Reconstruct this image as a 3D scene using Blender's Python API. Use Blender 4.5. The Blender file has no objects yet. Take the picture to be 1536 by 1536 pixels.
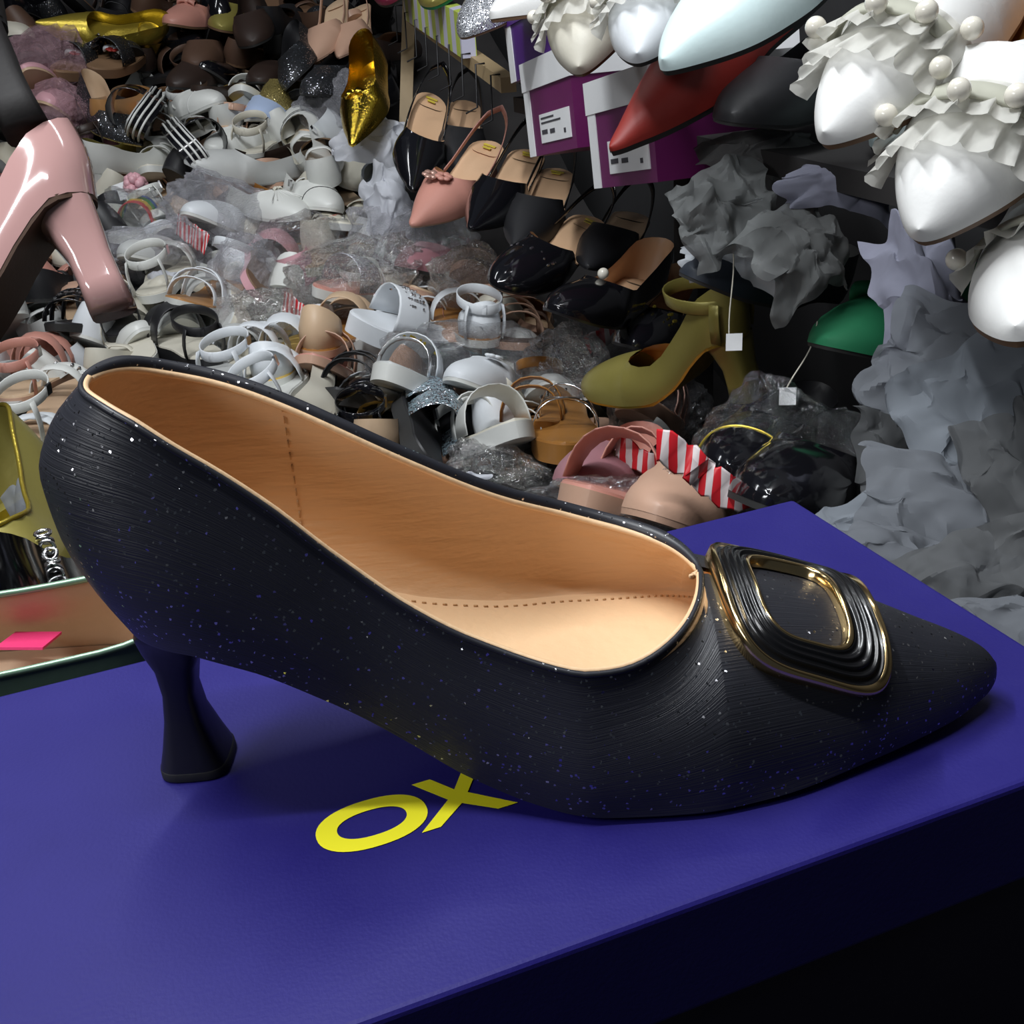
import bpy, bmesh, math, random
import numpy as np
from mathutils import Vector, Matrix, noise

# ---------------------------------------------------------------- camera, world, lights, exposure
scene = bpy.context.scene
COL = scene.collection
rnd = random.Random(11)
FPX, CAMH = 1700.0, 0.19            # focal length in pixels of a 1536 frame, lens height above the box lid (z = 0)
CM = np.array([[0.99723688, -0.07428735, 0.0], [-0.03158457, -0.42399271, 0.90511469], [-0.06723857, -0.90261374, -0.4251675]])
CAM0 = np.array([0.0, 0.0, CAMH])
cd = bpy.data.cameras.new('camera')
cam = bpy.data.objects.new('camera', cd); COL.objects.link(cam)
r_, u_, b_ = CM @ [1, 0, 0], CM @ [0, -1, 0], CM @ [0, 0, -1]
cam.matrix_world = Matrix(((r_[0], u_[0], b_[0], 0), (r_[1], u_[1], b_[1], 0), (r_[2], u_[2], b_[2], CAMH), (0, 0, 0, 1)))
cd.sensor_fit = 'HORIZONTAL'; cd.sensor_width = 36.0; cd.lens = FPX / 1536 * 36.0
cd.clip_start = 0.01; cd.clip_end = 50
scene.camera = cam
scene.view_settings.view_transform = 'Standard'; scene.view_settings.look = 'None'
scene.view_settings.gamma = 1.0; scene.view_settings.use_curve_mapping = False
scene.view_settings.exposure = 0.0
wd = bpy.data.worlds.new('shop'); scene.world = wd; wd.use_nodes = True
wd.node_tree.nodes['Background'].inputs[0].default_value = (0.55, 0.65, 0.8, 1)
wd.node_tree.nodes['Background'].inputs[1].default_value = 0.05

def area(name, loc, target, sx, sy, power, color):
    l = bpy.data.lights.new(name, 'AREA'); l.shape = 'RECTANGLE'; l.size = sx; l.size_y = sy; l.energy = power; l.color = color
    o = bpy.data.objects.new(name, l); COL.objects.link(o)
    o.location = loc
    o.rotation_euler = (Vector(target) - Vector(loc)).to_track_quat('-Z', 'Y').to_euler()
    return o
area('tube_lamp', (-0.45, 0.62, 1.3), (-0.1, 0.5, 0), 0.9, 0.04, 17, (0.93, 0.97, 1.0))
area('left_tube_lamp', (-0.85, -0.12, 0.62), (0.0, 0.28, 0.03), 0.5, 0.16, 4.2, (0.95, 0.97, 1.0))
area('pile_glint_light', (-1.1, 1.7, 1.4), (-.6, 1.9, 0), 0.05, 0.8, 4, (0.95, 0.97, 1.0))  # unseen light, added so the film on the pile catches more glints
area('rack_glint_light', (0.35, 1.25, 1.5), (.1, 1.3, 0), 0.05, 0.8, 3.5, (0.95, 0.97, 1.0))  # second added light, unseen, for more reflections on the clear bags
area('far_tube_lamp', (-0.2, 0.15, 1.6), (-0.3, 1.8, 0), 1.0, 0.06, 19, (0.95, 0.97, 1.0))

# ---------------------------------------------------------------- small helpers
def ray(u, v): return CM @ np.array([u - 768.0, v - 768.0, FPX]) / FPX
def P(u, v, d): return CAM0 + ray(u, v) * d                      # world point at a depth along the view
def on_plane(u, v, z):
    r = ray(u, v); return CAM0 + r * ((z - CAMH) / r[2])
def camdir(a): return CM @ np.array([a[0], -a[1], -a[2]], float)   # (right, up, toward the lens) to world

def obj(name, verts, faces, m, parent=None, smooth=True, uv=None):
    me = bpy.data.meshes.new(name)
    me.from_pydata([tuple(v) for v in verts], [], [tuple(f) for f in faces])
    if uv is not None:
        l = me.uv_layers.new(name='UVMap')
        idx = np.empty(len(me.loops), dtype=np.int32); me.loops.foreach_get('vertex_index', idx)
        l.data.foreach_set('uv', np.asarray(uv, dtype=np.float32)[idx].ravel())
    if smooth: me.polygons.foreach_set('use_smooth', [True] * len(me.polygons))
    me.update()
    o = bpy.data.objects.new(name, me); COL.objects.link(o)
    if m is not None: me.materials.append(m)
    if parent is not None: o.parent = parent
    return o
def empty(name, label, cat, group=None, mw=None):
    o = bpy.data.objects.new(name, None); COL.objects.link(o); o.empty_display_size = 0.02
    if mw is not None: o.matrix_world = mw
    return tag(o, label, cat, group)
def tag(o, label, cat, group=None):
    o['label'] = label; o['category'] = cat
    if group: o['group'] = group
    return o
def structure(o): o['kind'] = 'structure'; return o
def stuff(o): o['kind'] = 'stuff'; return o

def grid_faces(n, m, wrap=False, flip=False, off=0):
    f = []
    for i in range(n - 1):
        for j in range(m if wrap else m - 1):
            a, b = i * m + j, i * m + (j + 1) % m
            q = (off + a, off + b, off + b + m, off + a + m)
            f.append(q[::-1] if flip else q)
    return f
class MB:
    """collects geometry for one mesh"""
    def __init__(s): s.v, s.f = [], []
    def add(s, V, F):
        k = len(s.v); s.v += [tuple(p) for p in V]; s.f += [tuple(i + k for i in q) for q in F]; return s
    def grid(s, G, wrap=False, flip=False):
        G = np.asarray(G, float); n, m = G.shape[:2]
        return s.add(G.reshape(-1, 3), grid_faces(n, m, wrap, flip))
    def box(s, lo, hi):
        x0, y0, z0 = lo; x1, y1, z1 = hi
        V = [(x0, y0, z0), (x1, y0, z0), (x1, y1, z0), (x0, y1, z0), (x0, y0, z1), (x1, y0, z1), (x1, y1, z1), (x0, y1, z1)]
        return s.add(V, [(0, 3, 2, 1), (4, 5, 6, 7), (0, 1, 5, 4), (1, 2, 6, 5), (2, 3, 7, 6), (3, 0, 4, 7)])
    def tube(s, pts, r, k=8, closed=False):
        pts = [np.asarray(p, float) for p in pts]; n = len(pts)
        rr = r if hasattr(r, '__len__') else [r] * n
        rings = []; ref = None
        for i in range(n):
            t = (pts[(i + 1) % n] - pts[i - 1]) if closed else pts[min(i + 1, n - 1)] - pts[max(i - 1, 0)]
            t = t / (np.linalg.norm(t) + 1e-12)
            if ref is None:
                ref = np.cross(t, [0, 0, 1.0])
                if np.linalg.norm(ref) < .2: ref = np.cross(t, [0, 1.0, 0])
            ref = ref - t * (ref @ t); ref /= np.linalg.norm(ref) + 1e-12
            b = np.cross(t, ref)
            rings.append([pts[i] + rr[i] * (math.cos(2 * math.pi * j / k) * ref + math.sin(2 * math.pi * j / k) * b) for j in range(k)])
        if closed: rings.append(rings[0])
        s.grid(rings, wrap=True)
        if not closed:
            q = len(s.v); s.f.append(tuple(range(q - k, q))); s.f.append(tuple(range(q - n * k + k - 1, q - n * k - 1, -1)))
        return s
    def ribbon(s, pts, wdir, width, thick):
        """flat strap along pts; wdir one vector or one for each point"""
        pts = np.asarray(pts, float); n = len(pts); rows = []
        for i in range(n):
            t = pts[min(i + 1, n - 1)] - pts[max(i - 1, 0)]; t /= np.linalg.norm(t) + 1e-12
            w = np.asarray(wdir[i] if np.ndim(wdir) == 2 else wdir, float); w = w - t * (w @ t); w /= np.linalg.norm(w) + 1e-12
            nn = np.cross(t, w); ww = width[i] if hasattr(width, '__len__') else width
            a, b, c = w * ww / 2, nn * thick / 2, w * ww / 2 * .86
            p = pts[i]; rows.append([p - a, p - c + b, p + c + b, p + a, p + c - b, p - c - b])
        s.grid(rows, wrap=True)
        q = len(s.v); s.f.append(tuple(range(q - 6, q))); s.f.append(tuple(range(q - n * 6 + 5, q - n * 6 - 1, -1)))
        return s
    def sphere(s, c, r, n=10, m=14, sc=(1, 1, 1)):
        G = [[(c[0] + sc[0] * r * math.sin(math.pi * i / n) * math.cos(2 * math.pi * j / m), c[1] + sc[1] * r * math.sin(math.pi * i / n) * math.sin(2 * math.pi * j / m), c[2] + sc[2] * r * math.cos(math.pi * i / n)) for j in range(m)] for i in range(n + 1)]
        return s.grid(G, wrap=True)
    def build(s, name, m, parent=None, smooth=True): return obj(name, s.v, s.f, m, parent, smooth)
def bevel(o, w, seg=2):
    b = o.modifiers.new('bevel', 'BEVEL'); b.width = w; b.segments = seg; b.limit_method = 'ANGLE'; b.angle_limit = .6
    return o

def hermite(tab, x):
    X = np.array([t[0] for t in tab], float); Y = np.array([t[1] for t in tab], float)
    if len(X) < 3: return np.interp(x, X, Y)
    h = np.diff(X); d = np.diff(Y) / h; mm = np.zeros(len(X)); mm[0], mm[-1] = d[0], d[-1]
    for i in range(1, len(X) - 1):
        if d[i - 1] * d[i] > 0:
            w1, w2 = 2 * h[i] + h[i - 1], h[i] + 2 * h[i - 1]; mm[i] = (w1 + w2) / (w1 / d[i - 1] + w2 / d[i])
    x = np.clip(np.asarray(x, float), X[0], X[-1]); k = np.clip(np.searchsorted(X, x) - 1, 0, len(h) - 1)
    t = (x - X[k]) / h[k]
    return (2*t**3 - 3*t**2 + 1) * Y[k] + (t**3 - 2*t**2 + t) * h[k] * mm[k] + (-2*t**3 + 3*t**2) * Y[k+1] + (t**3 - t**2) * h[k] * mm[k+1]

# ---------------------------------------------------------------- materials
MATS = {}
def nodes(name):
    m = bpy.data.materials.new(name); m.use_nodes = True
    nt = m.node_tree; return m, nt, nt.nodes, nt.links, nt.nodes['Principled BSDF'], nt.nodes['Material Output']
def rgb(c): return (c[0], c[1], c[2], 1)
def leather(name, c, rough=.45, metal=0, var=.12, bump=.15, scale=300, coat=0, spec=.5, big=18):
    """plain leather, fabric, rubber or plastic with a grain and a slight unevenness of its own"""
    if name in MATS: return MATS[name]
    m, nt, N, L, b, out = nodes(name)
    tc = N.new('ShaderNodeTexCoord')
    n1 = N.new('ShaderNodeTexNoise'); n1.inputs['Scale'].default_value = big; n1.inputs['Detail'].default_value = 4
    L.new(tc.outputs['Object'], n1.inputs['Vector'])
    mx = N.new('ShaderNodeMix'); mx.data_type = 'RGBA'
    mx.inputs[6].default_value = rgb([x * (1 - var) for x in c]); mx.inputs[7].default_value = rgb([min(1, x * (1 + var)) for x in c])
    L.new(n1.outputs['Fac'], mx.inputs[0]); L.new(mx.outputs[2], b.inputs['Base Color'])
    n2 = N.new('ShaderNodeTexNoise'); n2.inputs['Detail'].default_value = 3
    mp = N.new('ShaderNodeMapping'); mp.inputs['Scale'].default_value = scale if isinstance(scale, tuple) else (scale,) * 3; n2.inputs['Scale'].default_value = 1
    L.new(tc.outputs['Object'], mp.inputs[0]); L.new(mp.outputs[0], n2.inputs['Vector'])
    bp = N.new('ShaderNodeBump'); bp.inputs['Strength'].default_value = bump; bp.inputs['Distance'].default_value = .0008
    L.new(n2.outputs['Fac'], bp.inputs['Height']); L.new(bp.outputs['Normal'], b.inputs['Normal'])
    b.inputs['Roughness'].default_value = rough; b.inputs['Metallic'].default_value = metal
    b.inputs['Coat Weight'].default_value = coat; b.inputs['Coat Roughness'].default_value = .08
    b.inputs['Specular IOR Level'].default_value = spec
    MATS[name] = m; return m
def glitter(name, c, flake=1300, thr=.9, k=.9, ribs=None, rough=.5, fcol=(.9, .92, 1), bmetal=0, baserough=None):
    """cloth with tiny mirror flakes, each flake tilted its own way"""
    if name in MATS: return MATS[name]
    m, nt, N, L, b, out = nodes(name)
    tc = N.new('ShaderNodeTexCoord')
    vo = N.new('ShaderNodeTexVoronoi'); vo.inputs['Scale'].default_value = flake
    L.new(tc.outputs['Object'], vo.inputs['Vector'])
    ge = N.new('ShaderNodeNewGeometry')
    v1 = N.new('ShaderNodeVectorMath'); v1.operation = 'SUBTRACT'; L.new(vo.outputs['Color'], v1.inputs[0]); v1.inputs[1].default_value = (.5, .5, .5)
    v2 = N.new('ShaderNodeVectorMath'); v2.operation = 'MULTIPLY_ADD'; L.new(v1.outputs[0], v2.inputs[0]); v2.inputs[1].default_value = (k, k, k); L.new(ge.outputs['Normal'], v2.inputs[2])
    v3 = N.new('ShaderNodeVectorMath'); v3.operation = 'NORMALIZE'; L.new(v2.outputs[0], v3.inputs[0])
    sp = N.new('ShaderNodeSeparateColor'); L.new(vo.outputs['Color'], sp.inputs[0])
    wn = N.new('ShaderNodeTexWhiteNoise'); L.new(vo.outputs['Position'], wn.inputs['Vector'])
    mt = N.new('ShaderNodeMath'); mt.operation = 'GREATER_THAN'; L.new(wn.outputs['Value'], mt.inputs[0]); mt.inputs[1].default_value = thr
    fl = N.new('ShaderNodeBsdfPrincipled'); fl.inputs['Base Color'].default_value = rgb(fcol); fl.inputs['Metallic'].default_value = 1; fl.inputs['Roughness'].default_value = .22
    L.new(v3.outputs[0], fl.inputs['Normal'])
    ms = N.new('ShaderNodeMixShader'); L.new(mt.outputs[0], ms.inputs[0]); L.new(b.outputs[0], ms.inputs[1]); L.new(fl.outputs[0], ms.inputs[2]); L.new(ms.outputs[0], out.inputs['Surface'])
    n1 = N.new('ShaderNodeTexNoise'); n1.inputs['Scale'].default_value = 60; n1.inputs['Detail'].default_value = 5; L.new(tc.outputs['Object'], n1.inputs['Vector'])
    mx = N.new('ShaderNodeMix'); mx.data_type = 'RGBA'; mx.inputs[6].default_value = rgb([x * .75 for x in c]); mx.inputs[7].default_value = rgb([x * 1.25 for x in c])
    L.new(n1.outputs['Fac'], mx.inputs[0]); L.new(mx.outputs[2], b.inputs['Base Color'])
    b.inputs['Roughness'].default_value = baserough or rough; b.inputs['Metallic'].default_value = bmetal
    bp = N.new('ShaderNodeBump'); bp.inputs['Strength'].default_value = .35
    if ribs:
        uvn = N.new('ShaderNodeUVMap'); wv = N.new('ShaderNodeTexNoise'); mp = N.new('ShaderNodeMapping'); mp.inputs['Scale'].default_value = ribs
        L.new(uvn.outputs[0], mp.inputs[0]); L.new(mp.outputs[0], wv.inputs['Vector']); wv.inputs['Scale'].default_value = 1; wv.inputs['Detail'].default_value = 3
        bp.inputs['Distance'].default_value = .0005; bp.inputs['Strength'].default_value = .5
        L.new(wv.outputs['Fac'], bp.inputs['Height'])
    else:
        bp.inputs['Distance'].default_value = .0006; L.new(vo.outputs['Distance'], bp.inputs['Height'])
    L.new(bp.outputs['Normal'], b.inputs['Normal'])
    MATS[name] = m; return m

# ---------------------------------------------------------------- shoe surface
def pre(S):
    """default tables of a shoe, centimetres, x from heel to toe"""
    D = dict(x0=0., x1=23.5, xt=13., rh=3.2, rt=3.5, ra=3.5, wn=[(0, 2.7), (4, 2.75), (8, 2.8), (12, 3.5), (15, 3.9), (18, 3.6), (23.5, 2.6)], sole=[(0, .6), (23.5, .6)],
             top=[(0, 6.6), (3, 5.6), (7, 4.9), (11, 4.6), (13, 4.7)], ridge=[(13, 4.9), (17, 4.0), (21, 2.8), (23.5, 1.6)], back=[(0, 0), (3, .5), (7, 0)], tw=.84, bulge=.16, yc=[(0, 0), (25, 0)], ptoe=2.0)
    D.update(S); D.setdefault('wf', D['wn']); D.setdefault('topn', D['top']); D.setdefault('topf', D['top']); D.setdefault('twn', D['tw']); D.setdefault('twf', D['tw'])
    return D
def rounding(D, x):
    f = np.ones_like(x)
    a = np.clip((D['x0'] + D['rh'] - x) / D['rh'], 0, 1); f *= np.sqrt(np.clip(1 - a**2, 0, 1))
    b = np.clip((x - (D['x1'] - D['rt'])) / D['rt'], 0, 1); f *= np.clip(1 - b**D['ptoe'], 0, 1)**.5
    return f
def upper_grids(D, nq=22, nv=14, m=9, xs=None, off=0.0):
    if xs is None:
        t = np.linspace(0, 1, nq); xq = D['x0'] + (D['xt'] - D['x0']) * (1 - np.cos(math.pi * t)) / 2
        s = np.linspace(0, 1, nv)[1:]; xv = D['xt'] + (D['x1'] - D['xt']) * np.sin(math.pi / 2 * s)
        xs = np.concatenate([xq, xv])
        if D.get('xcut') is not None: xs = xs[xs >= D['xcut']]
    rd = rounding(D, xs); zb = hermite(D['sole'], xs); yc = hermite(D['yc'], xs) * rd
    open_ = xs < D['xt'] - 1e-6
    thr = np.where(open_, np.clip(1 - np.clip((xs - (D['xt'] - D['ra'])) / D['ra'], 0, 1)**2.4, 0, 1)**.5, 0)
    ridge = hermite(D['ridge'], xs); res = []
    for sgn, wk, tk, twk in ((-1, 'wn', 'topn', 'twn'), (1, 'wf', 'topf', 'twf')):
        w = hermite(D[wk], xs) * rd
        yt = sgn * w * D[twk] * thr + yc * (1 - thr)
        zt = np.where(open_, hermite(D[tk], xs), ridge)
        q = np.where(open_, np.clip(1 - np.abs(yt - yc) / np.maximum(w, 1e-3), 0, 1), 1.0)
        q = np.clip((q - (1 - D[twk])) / max(D[twk], .01), 0, 1)**.7 * .9 + .1
        q = np.where(open_, q, 1.0)
        h = np.maximum(zt - zb, .02); G = np.zeros((len(xs), m, 3))
        a = q * math.pi / 2; L1 = .38 * h * (1 - q) + .62 * h * q; L2 = .38 * h * (1 - q) + .62 * np.abs(w) * q
        P0 = np.stack([sgn * w, zb], 1); P3 = np.stack([yt, zt], 1)
        bl = D['bulge'] * (1 - .6 * q) * rd
        P1 = P0 + np.stack([sgn * bl * L1, L1], 1); P2 = P3 - L2[:, None] * np.stack([-sgn * np.sin(a), np.cos(a)], 1)
        for j in range(m):
            t = j / (m - 1)
            c = (1-t)**3 * P0.T + 3 * (1-t)**2 * t * P1.T + 3 * (1-t) * t**2 * P2.T + t**3 * P3.T
            G[:, j, 0] = xs; G[:, j, 1] = c[0]; G[:, j, 2] = c[1]
        fall = np.clip(1 - (xs - D['x0']) / 5.0, 0, 1)**2
        G[:, :, 0] -= fall[:, None] * hermite(D['back'], G[:, :, 2] - zb[:, None])
        if D.get('smooth'):
            act = np.where(np.abs(xs - D['xt']) < 3.2)[0]; act = act[(act > 1) & (act < len(xs) - 2)]
            for _ in range(D['smooth']):
                for par in (0, 1):
                    for i in act[act % 2 == par]:
                        f = (xs[i] - xs[i - 1]) / (xs[i + 1] - xs[i - 1]); pr_ = G[i - 1, :, 1:] * (1 - f) + G[i + 1, :, 1:] * f
                        wj = (np.clip(1.1 - (np.arange(m) / (m - 1))**2, 0, 1) * .8)[:, None]; wj[0] = 0
                        G[i, :, 1:] = G[i, :, 1:] * (1 - wj) + pr_ * wj
        res.append(G)
    return xs, res
def grid_normals(G, s):
    du = np.gradient(G, axis=0); dv = np.gradient(G, axis=1); n = np.cross(du, dv) * s
    return n / (np.linalg.norm(n, axis=2, keepdims=True) + 1e-9)
def merge(G2, k=.01):
    """both halves as one mesh, welded at the heel seam and the ridge"""
    bm = bmesh.new(); lay = bm.loops.layers.uv.new('UVMap')
    for G, fl in zip(G2, (False, True)):
        n, m = G.shape[:2]
        vs = [[bm.verts.new(tuple(G[i, j] * k)) for j in range(m)] for i in range(n)]
        for i in range(n - 1):
            for j in range(m - 1):
                ids = [(i, j), (i, j + 1), (i + 1, j + 1), (i + 1, j)]
                if not fl: ids = ids[::-1]
                f = bm.faces.new([vs[a][b] for a, b in ids]); f.smooth = True
                for lp, (a, b) in zip(f.loops, ids): lp[lay].uv = (G[a, b, 0] * .01, b / (m - 1) * .06)
    bmesh.ops.remove_doubles(bm, verts=bm.verts, dist=.00012)
    return bm
def bmobj(name, bm, m, parent):
    me = bpy.data.meshes.new(name); bm.to_mesh(me); bm.free(); me.materials.append(m)
    o = bpy.data.objects.new(name, me); COL.objects.link(o); o.parent = parent; return o
def outline_ring(D, inset, dz, n=26, x0=None, x1=None, k=.01):
    """near and far feather edge with the sole height, as rows across the shoe"""
    t = np.linspace(0, 1, n); a, b = (x0 if x0 is not None else D['x0']), (x1 if x1 is not None else D['x1'])
    xs = a + (b - a) * (1 - np.cos(math.pi * t)) / 2
    rd = rounding(D, np.clip(xs, D['x0'] + 1e-4, D['x1'] - 1e-4)); zb = hermite(D['sole'], xs)
    fall = np.clip(1 - (xs - D['x0']) / 5.0, 0, 1)**2
    xx = (xs - fall * hermite(D['back'], np.zeros(1))[0])
    xx = xx + np.clip((D['x0'] + 3 - xs) / 3, 0, 1) * inset * .8 - np.clip((xs - D['x1'] + 3) / 3, 0, 1) * inset * .8
    wn = np.maximum(hermite(D['wn'], xs) * rd - inset, 0.01); wf = np.maximum(hermite(D['wf'], xs) * rd - inset, .01)
    return xx * k, wn * k, wf * k, (zb + dz) * k
def slab(name, D, m, parent, top=.0, bottom=-.3, inset=.1, inset2=.25, cols=7, crown=0, **kw):
    """sole, footbed or insole: a thin solid following the sole line"""
    xx, wn, wf, zt = outline_ring(D, inset, top, **kw); x2, wn2, wf2, zb = outline_ring(D, inset2, bottom, **kw)
    T = [[(xx[i], -wn[i] + (wn[i] + wf[i]) * j / (cols - 1), zt[i] + crown * .01 * (1 - (2 * j / (cols - 1) - 1)**2)) for j in range(cols)] for i in range(len(xx))]
    B = [[(x2[i], -wn2[i] + (wn2[i] + wf2[i]) * j / (cols - 1), zb[i]) for j in range(cols)] for i in range(len(xx))]
    mb = MB().grid(T, flip=True).grid(B)
    n = len(xx); e1 = [T[i][0] for i in range(n)] + [T[i][-1] for i in range(n - 1, -1, -1)]; e2 = [B[i][0] for i in range(n)] + [B[i][-1] for i in range(n - 1, -1, -1)]
    mid = [[(a[0] * .5 + b[0] * .5, (a[1] + b[1]) * .5 * 1.0, a[2] * .5 + b[2] * .5) for a, b in zip(e1, e2)]]
    mb.grid([e1 + e1[:1], mid[0] + mid[0][:1], e2 + e2[:1]])
    bm = bmesh.new(); me = bpy.data.meshes.new('t'); me.from_pydata(mb.v, [], mb.f); bm.from_mesh(me); bpy.data.meshes.remove(me)
    bmesh.ops.remove_doubles(bm, verts=bm.verts, dist=.00005); bmesh.ops.recalc_face_normals(bm, faces=bm.faces)
    for f in bm.faces: f.smooth = True
    for e in bm.edges:
        if len(e.link_faces) == 2 and e.calc_face_angle(0) > .7: e.smooth = False
    return bmobj(name, bm, m, parent)
# ---------------------------------------------------------------- the shoe box under the shoe
BC = np.array([0.10945296, 0.3975282, 0.0]); BA = np.array([0.94057744, 0.33957927, 0]); BB = np.array([-0.33957927, 0.94057744, 0])
box_mw = Matrix(((BA[0], BB[0], 0, BC[0]), (BA[1], BB[1], 0, BC[1]), (0, 0, 1, 0), (0, 0, 0, 1)))    # origin at the far right corner of the lid, x along its length, y away
def card(name, c, rough=.5):
    m, nt, N, L, b, out = nodes(name); tc = N.new('ShaderNodeTexCoord')
    n1 = N.new('ShaderNodeTexNoise'); n1.inputs['Scale'].default_value = 22; n1.inputs['Detail'].default_value = 6; n1.inputs['Roughness'].default_value = .65; L.new(tc.outputs['Object'], n1.inputs['Vector'])
    cr = N.new('ShaderNodeValToRGB'); cr.color_ramp.elements[0].position = .3; cr.color_ramp.elements[1].position = .75
    cr.color_ramp.elements[0].color = rgb([x * .92 for x in c]); cr.color_ramp.elements[1].color = rgb([x * 1.06 + .006 for x in c])
    b.inputs['Specular IOR Level'].default_value = .25
    L.new(n1.outputs['Fac'], cr.inputs[0]); L.new(cr.outputs[0], b.inputs['Base Color'])
    rr = N.new('ShaderNodeMapRange'); rr.inputs[3].default_value = rough - .08; rr.inputs[4].default_value = rough + .14; L.new(n1.outputs['Fac'], rr.inputs[0]); L.new(rr.outputs[0], b.inputs['Roughness'])
    n2 = N.new('ShaderNodeTexNoise'); n2.inputs['Scale'].default_value = 900; L.new(tc.outputs['Object'], n2.inputs['Vector'])
    bp = N.new('ShaderNodeBump'); bp.inputs['Strength'].default_value = .12; bp.inputs['Distance'].default_value = .0006; L.new(n2.outputs['Fac'], bp.inputs['Height']); L.new(bp.outputs[0], b.inputs['Normal'])
    return m
blue = card('blue_card', (0.014, 0.010, 0.15))
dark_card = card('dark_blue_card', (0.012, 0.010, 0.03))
yellow = leather('yellow_print', (0.95, 0.88, 0.02), .5, 0, .03, .03)
bx = empty('shoe_box', 'royal blue cardboard shoe box with yellow letters, under the black pump', 'box', None, box_mw)
mb = MB(); Lb, Wb = .36, .1683
mb.box((-Lb, -Wb, -.034), (0, 0, 0))
bevel(mb.build('lid', blue, bx, False), .0018, 3)
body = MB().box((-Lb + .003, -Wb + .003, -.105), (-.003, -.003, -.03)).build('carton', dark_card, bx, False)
lid = bx.children[0]
def ring2(cx, cy, ax, ay, p, n=48): return [(cx + ax * math.copysign(abs(math.cos(a))**(2 / p), math.cos(a)), cy + ay * math.copysign(abs(math.sin(a))**(2 / p), math.sin(a))) for a in [2 * math.pi * i / n for i in range(n)]]
zl = .00025
o1 = ring2(-.19955, -.1097, .0143, .0091, 2.25); o2 = ring2(-.19955, -.1097, .0090, .0049, 2.2)
obj('letter', [(x, y, zl) for x, y in o1] + [(x, y, zl) for x, y in o2] , [(i, (i + 1) % 48, 48 + (i + 1) % 48, 48 + i) for i in range(48)], yellow, lid, False)
X = [(-.1862, -.1000), (-.1811, -.1000), (-.1766, -.1068), (-.1720, -.1000), (-.1672, -.1000), (-.1738, -.1094), (-.1636, -.1190), (-.1690, -.1190), (-.1766, -.1128), (-.1843, -.1190), (-.1893, -.1190), (-.1794, -.1100)]
obj('letter', [(x, y, zl) for x, y in X], [(0, 1, 2, 11), (2, 3, 4, 5), (5, 6, 7, 8), (8, 9, 10, 11), (11, 2, 5, 8)], yellow, lid, False)

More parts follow.
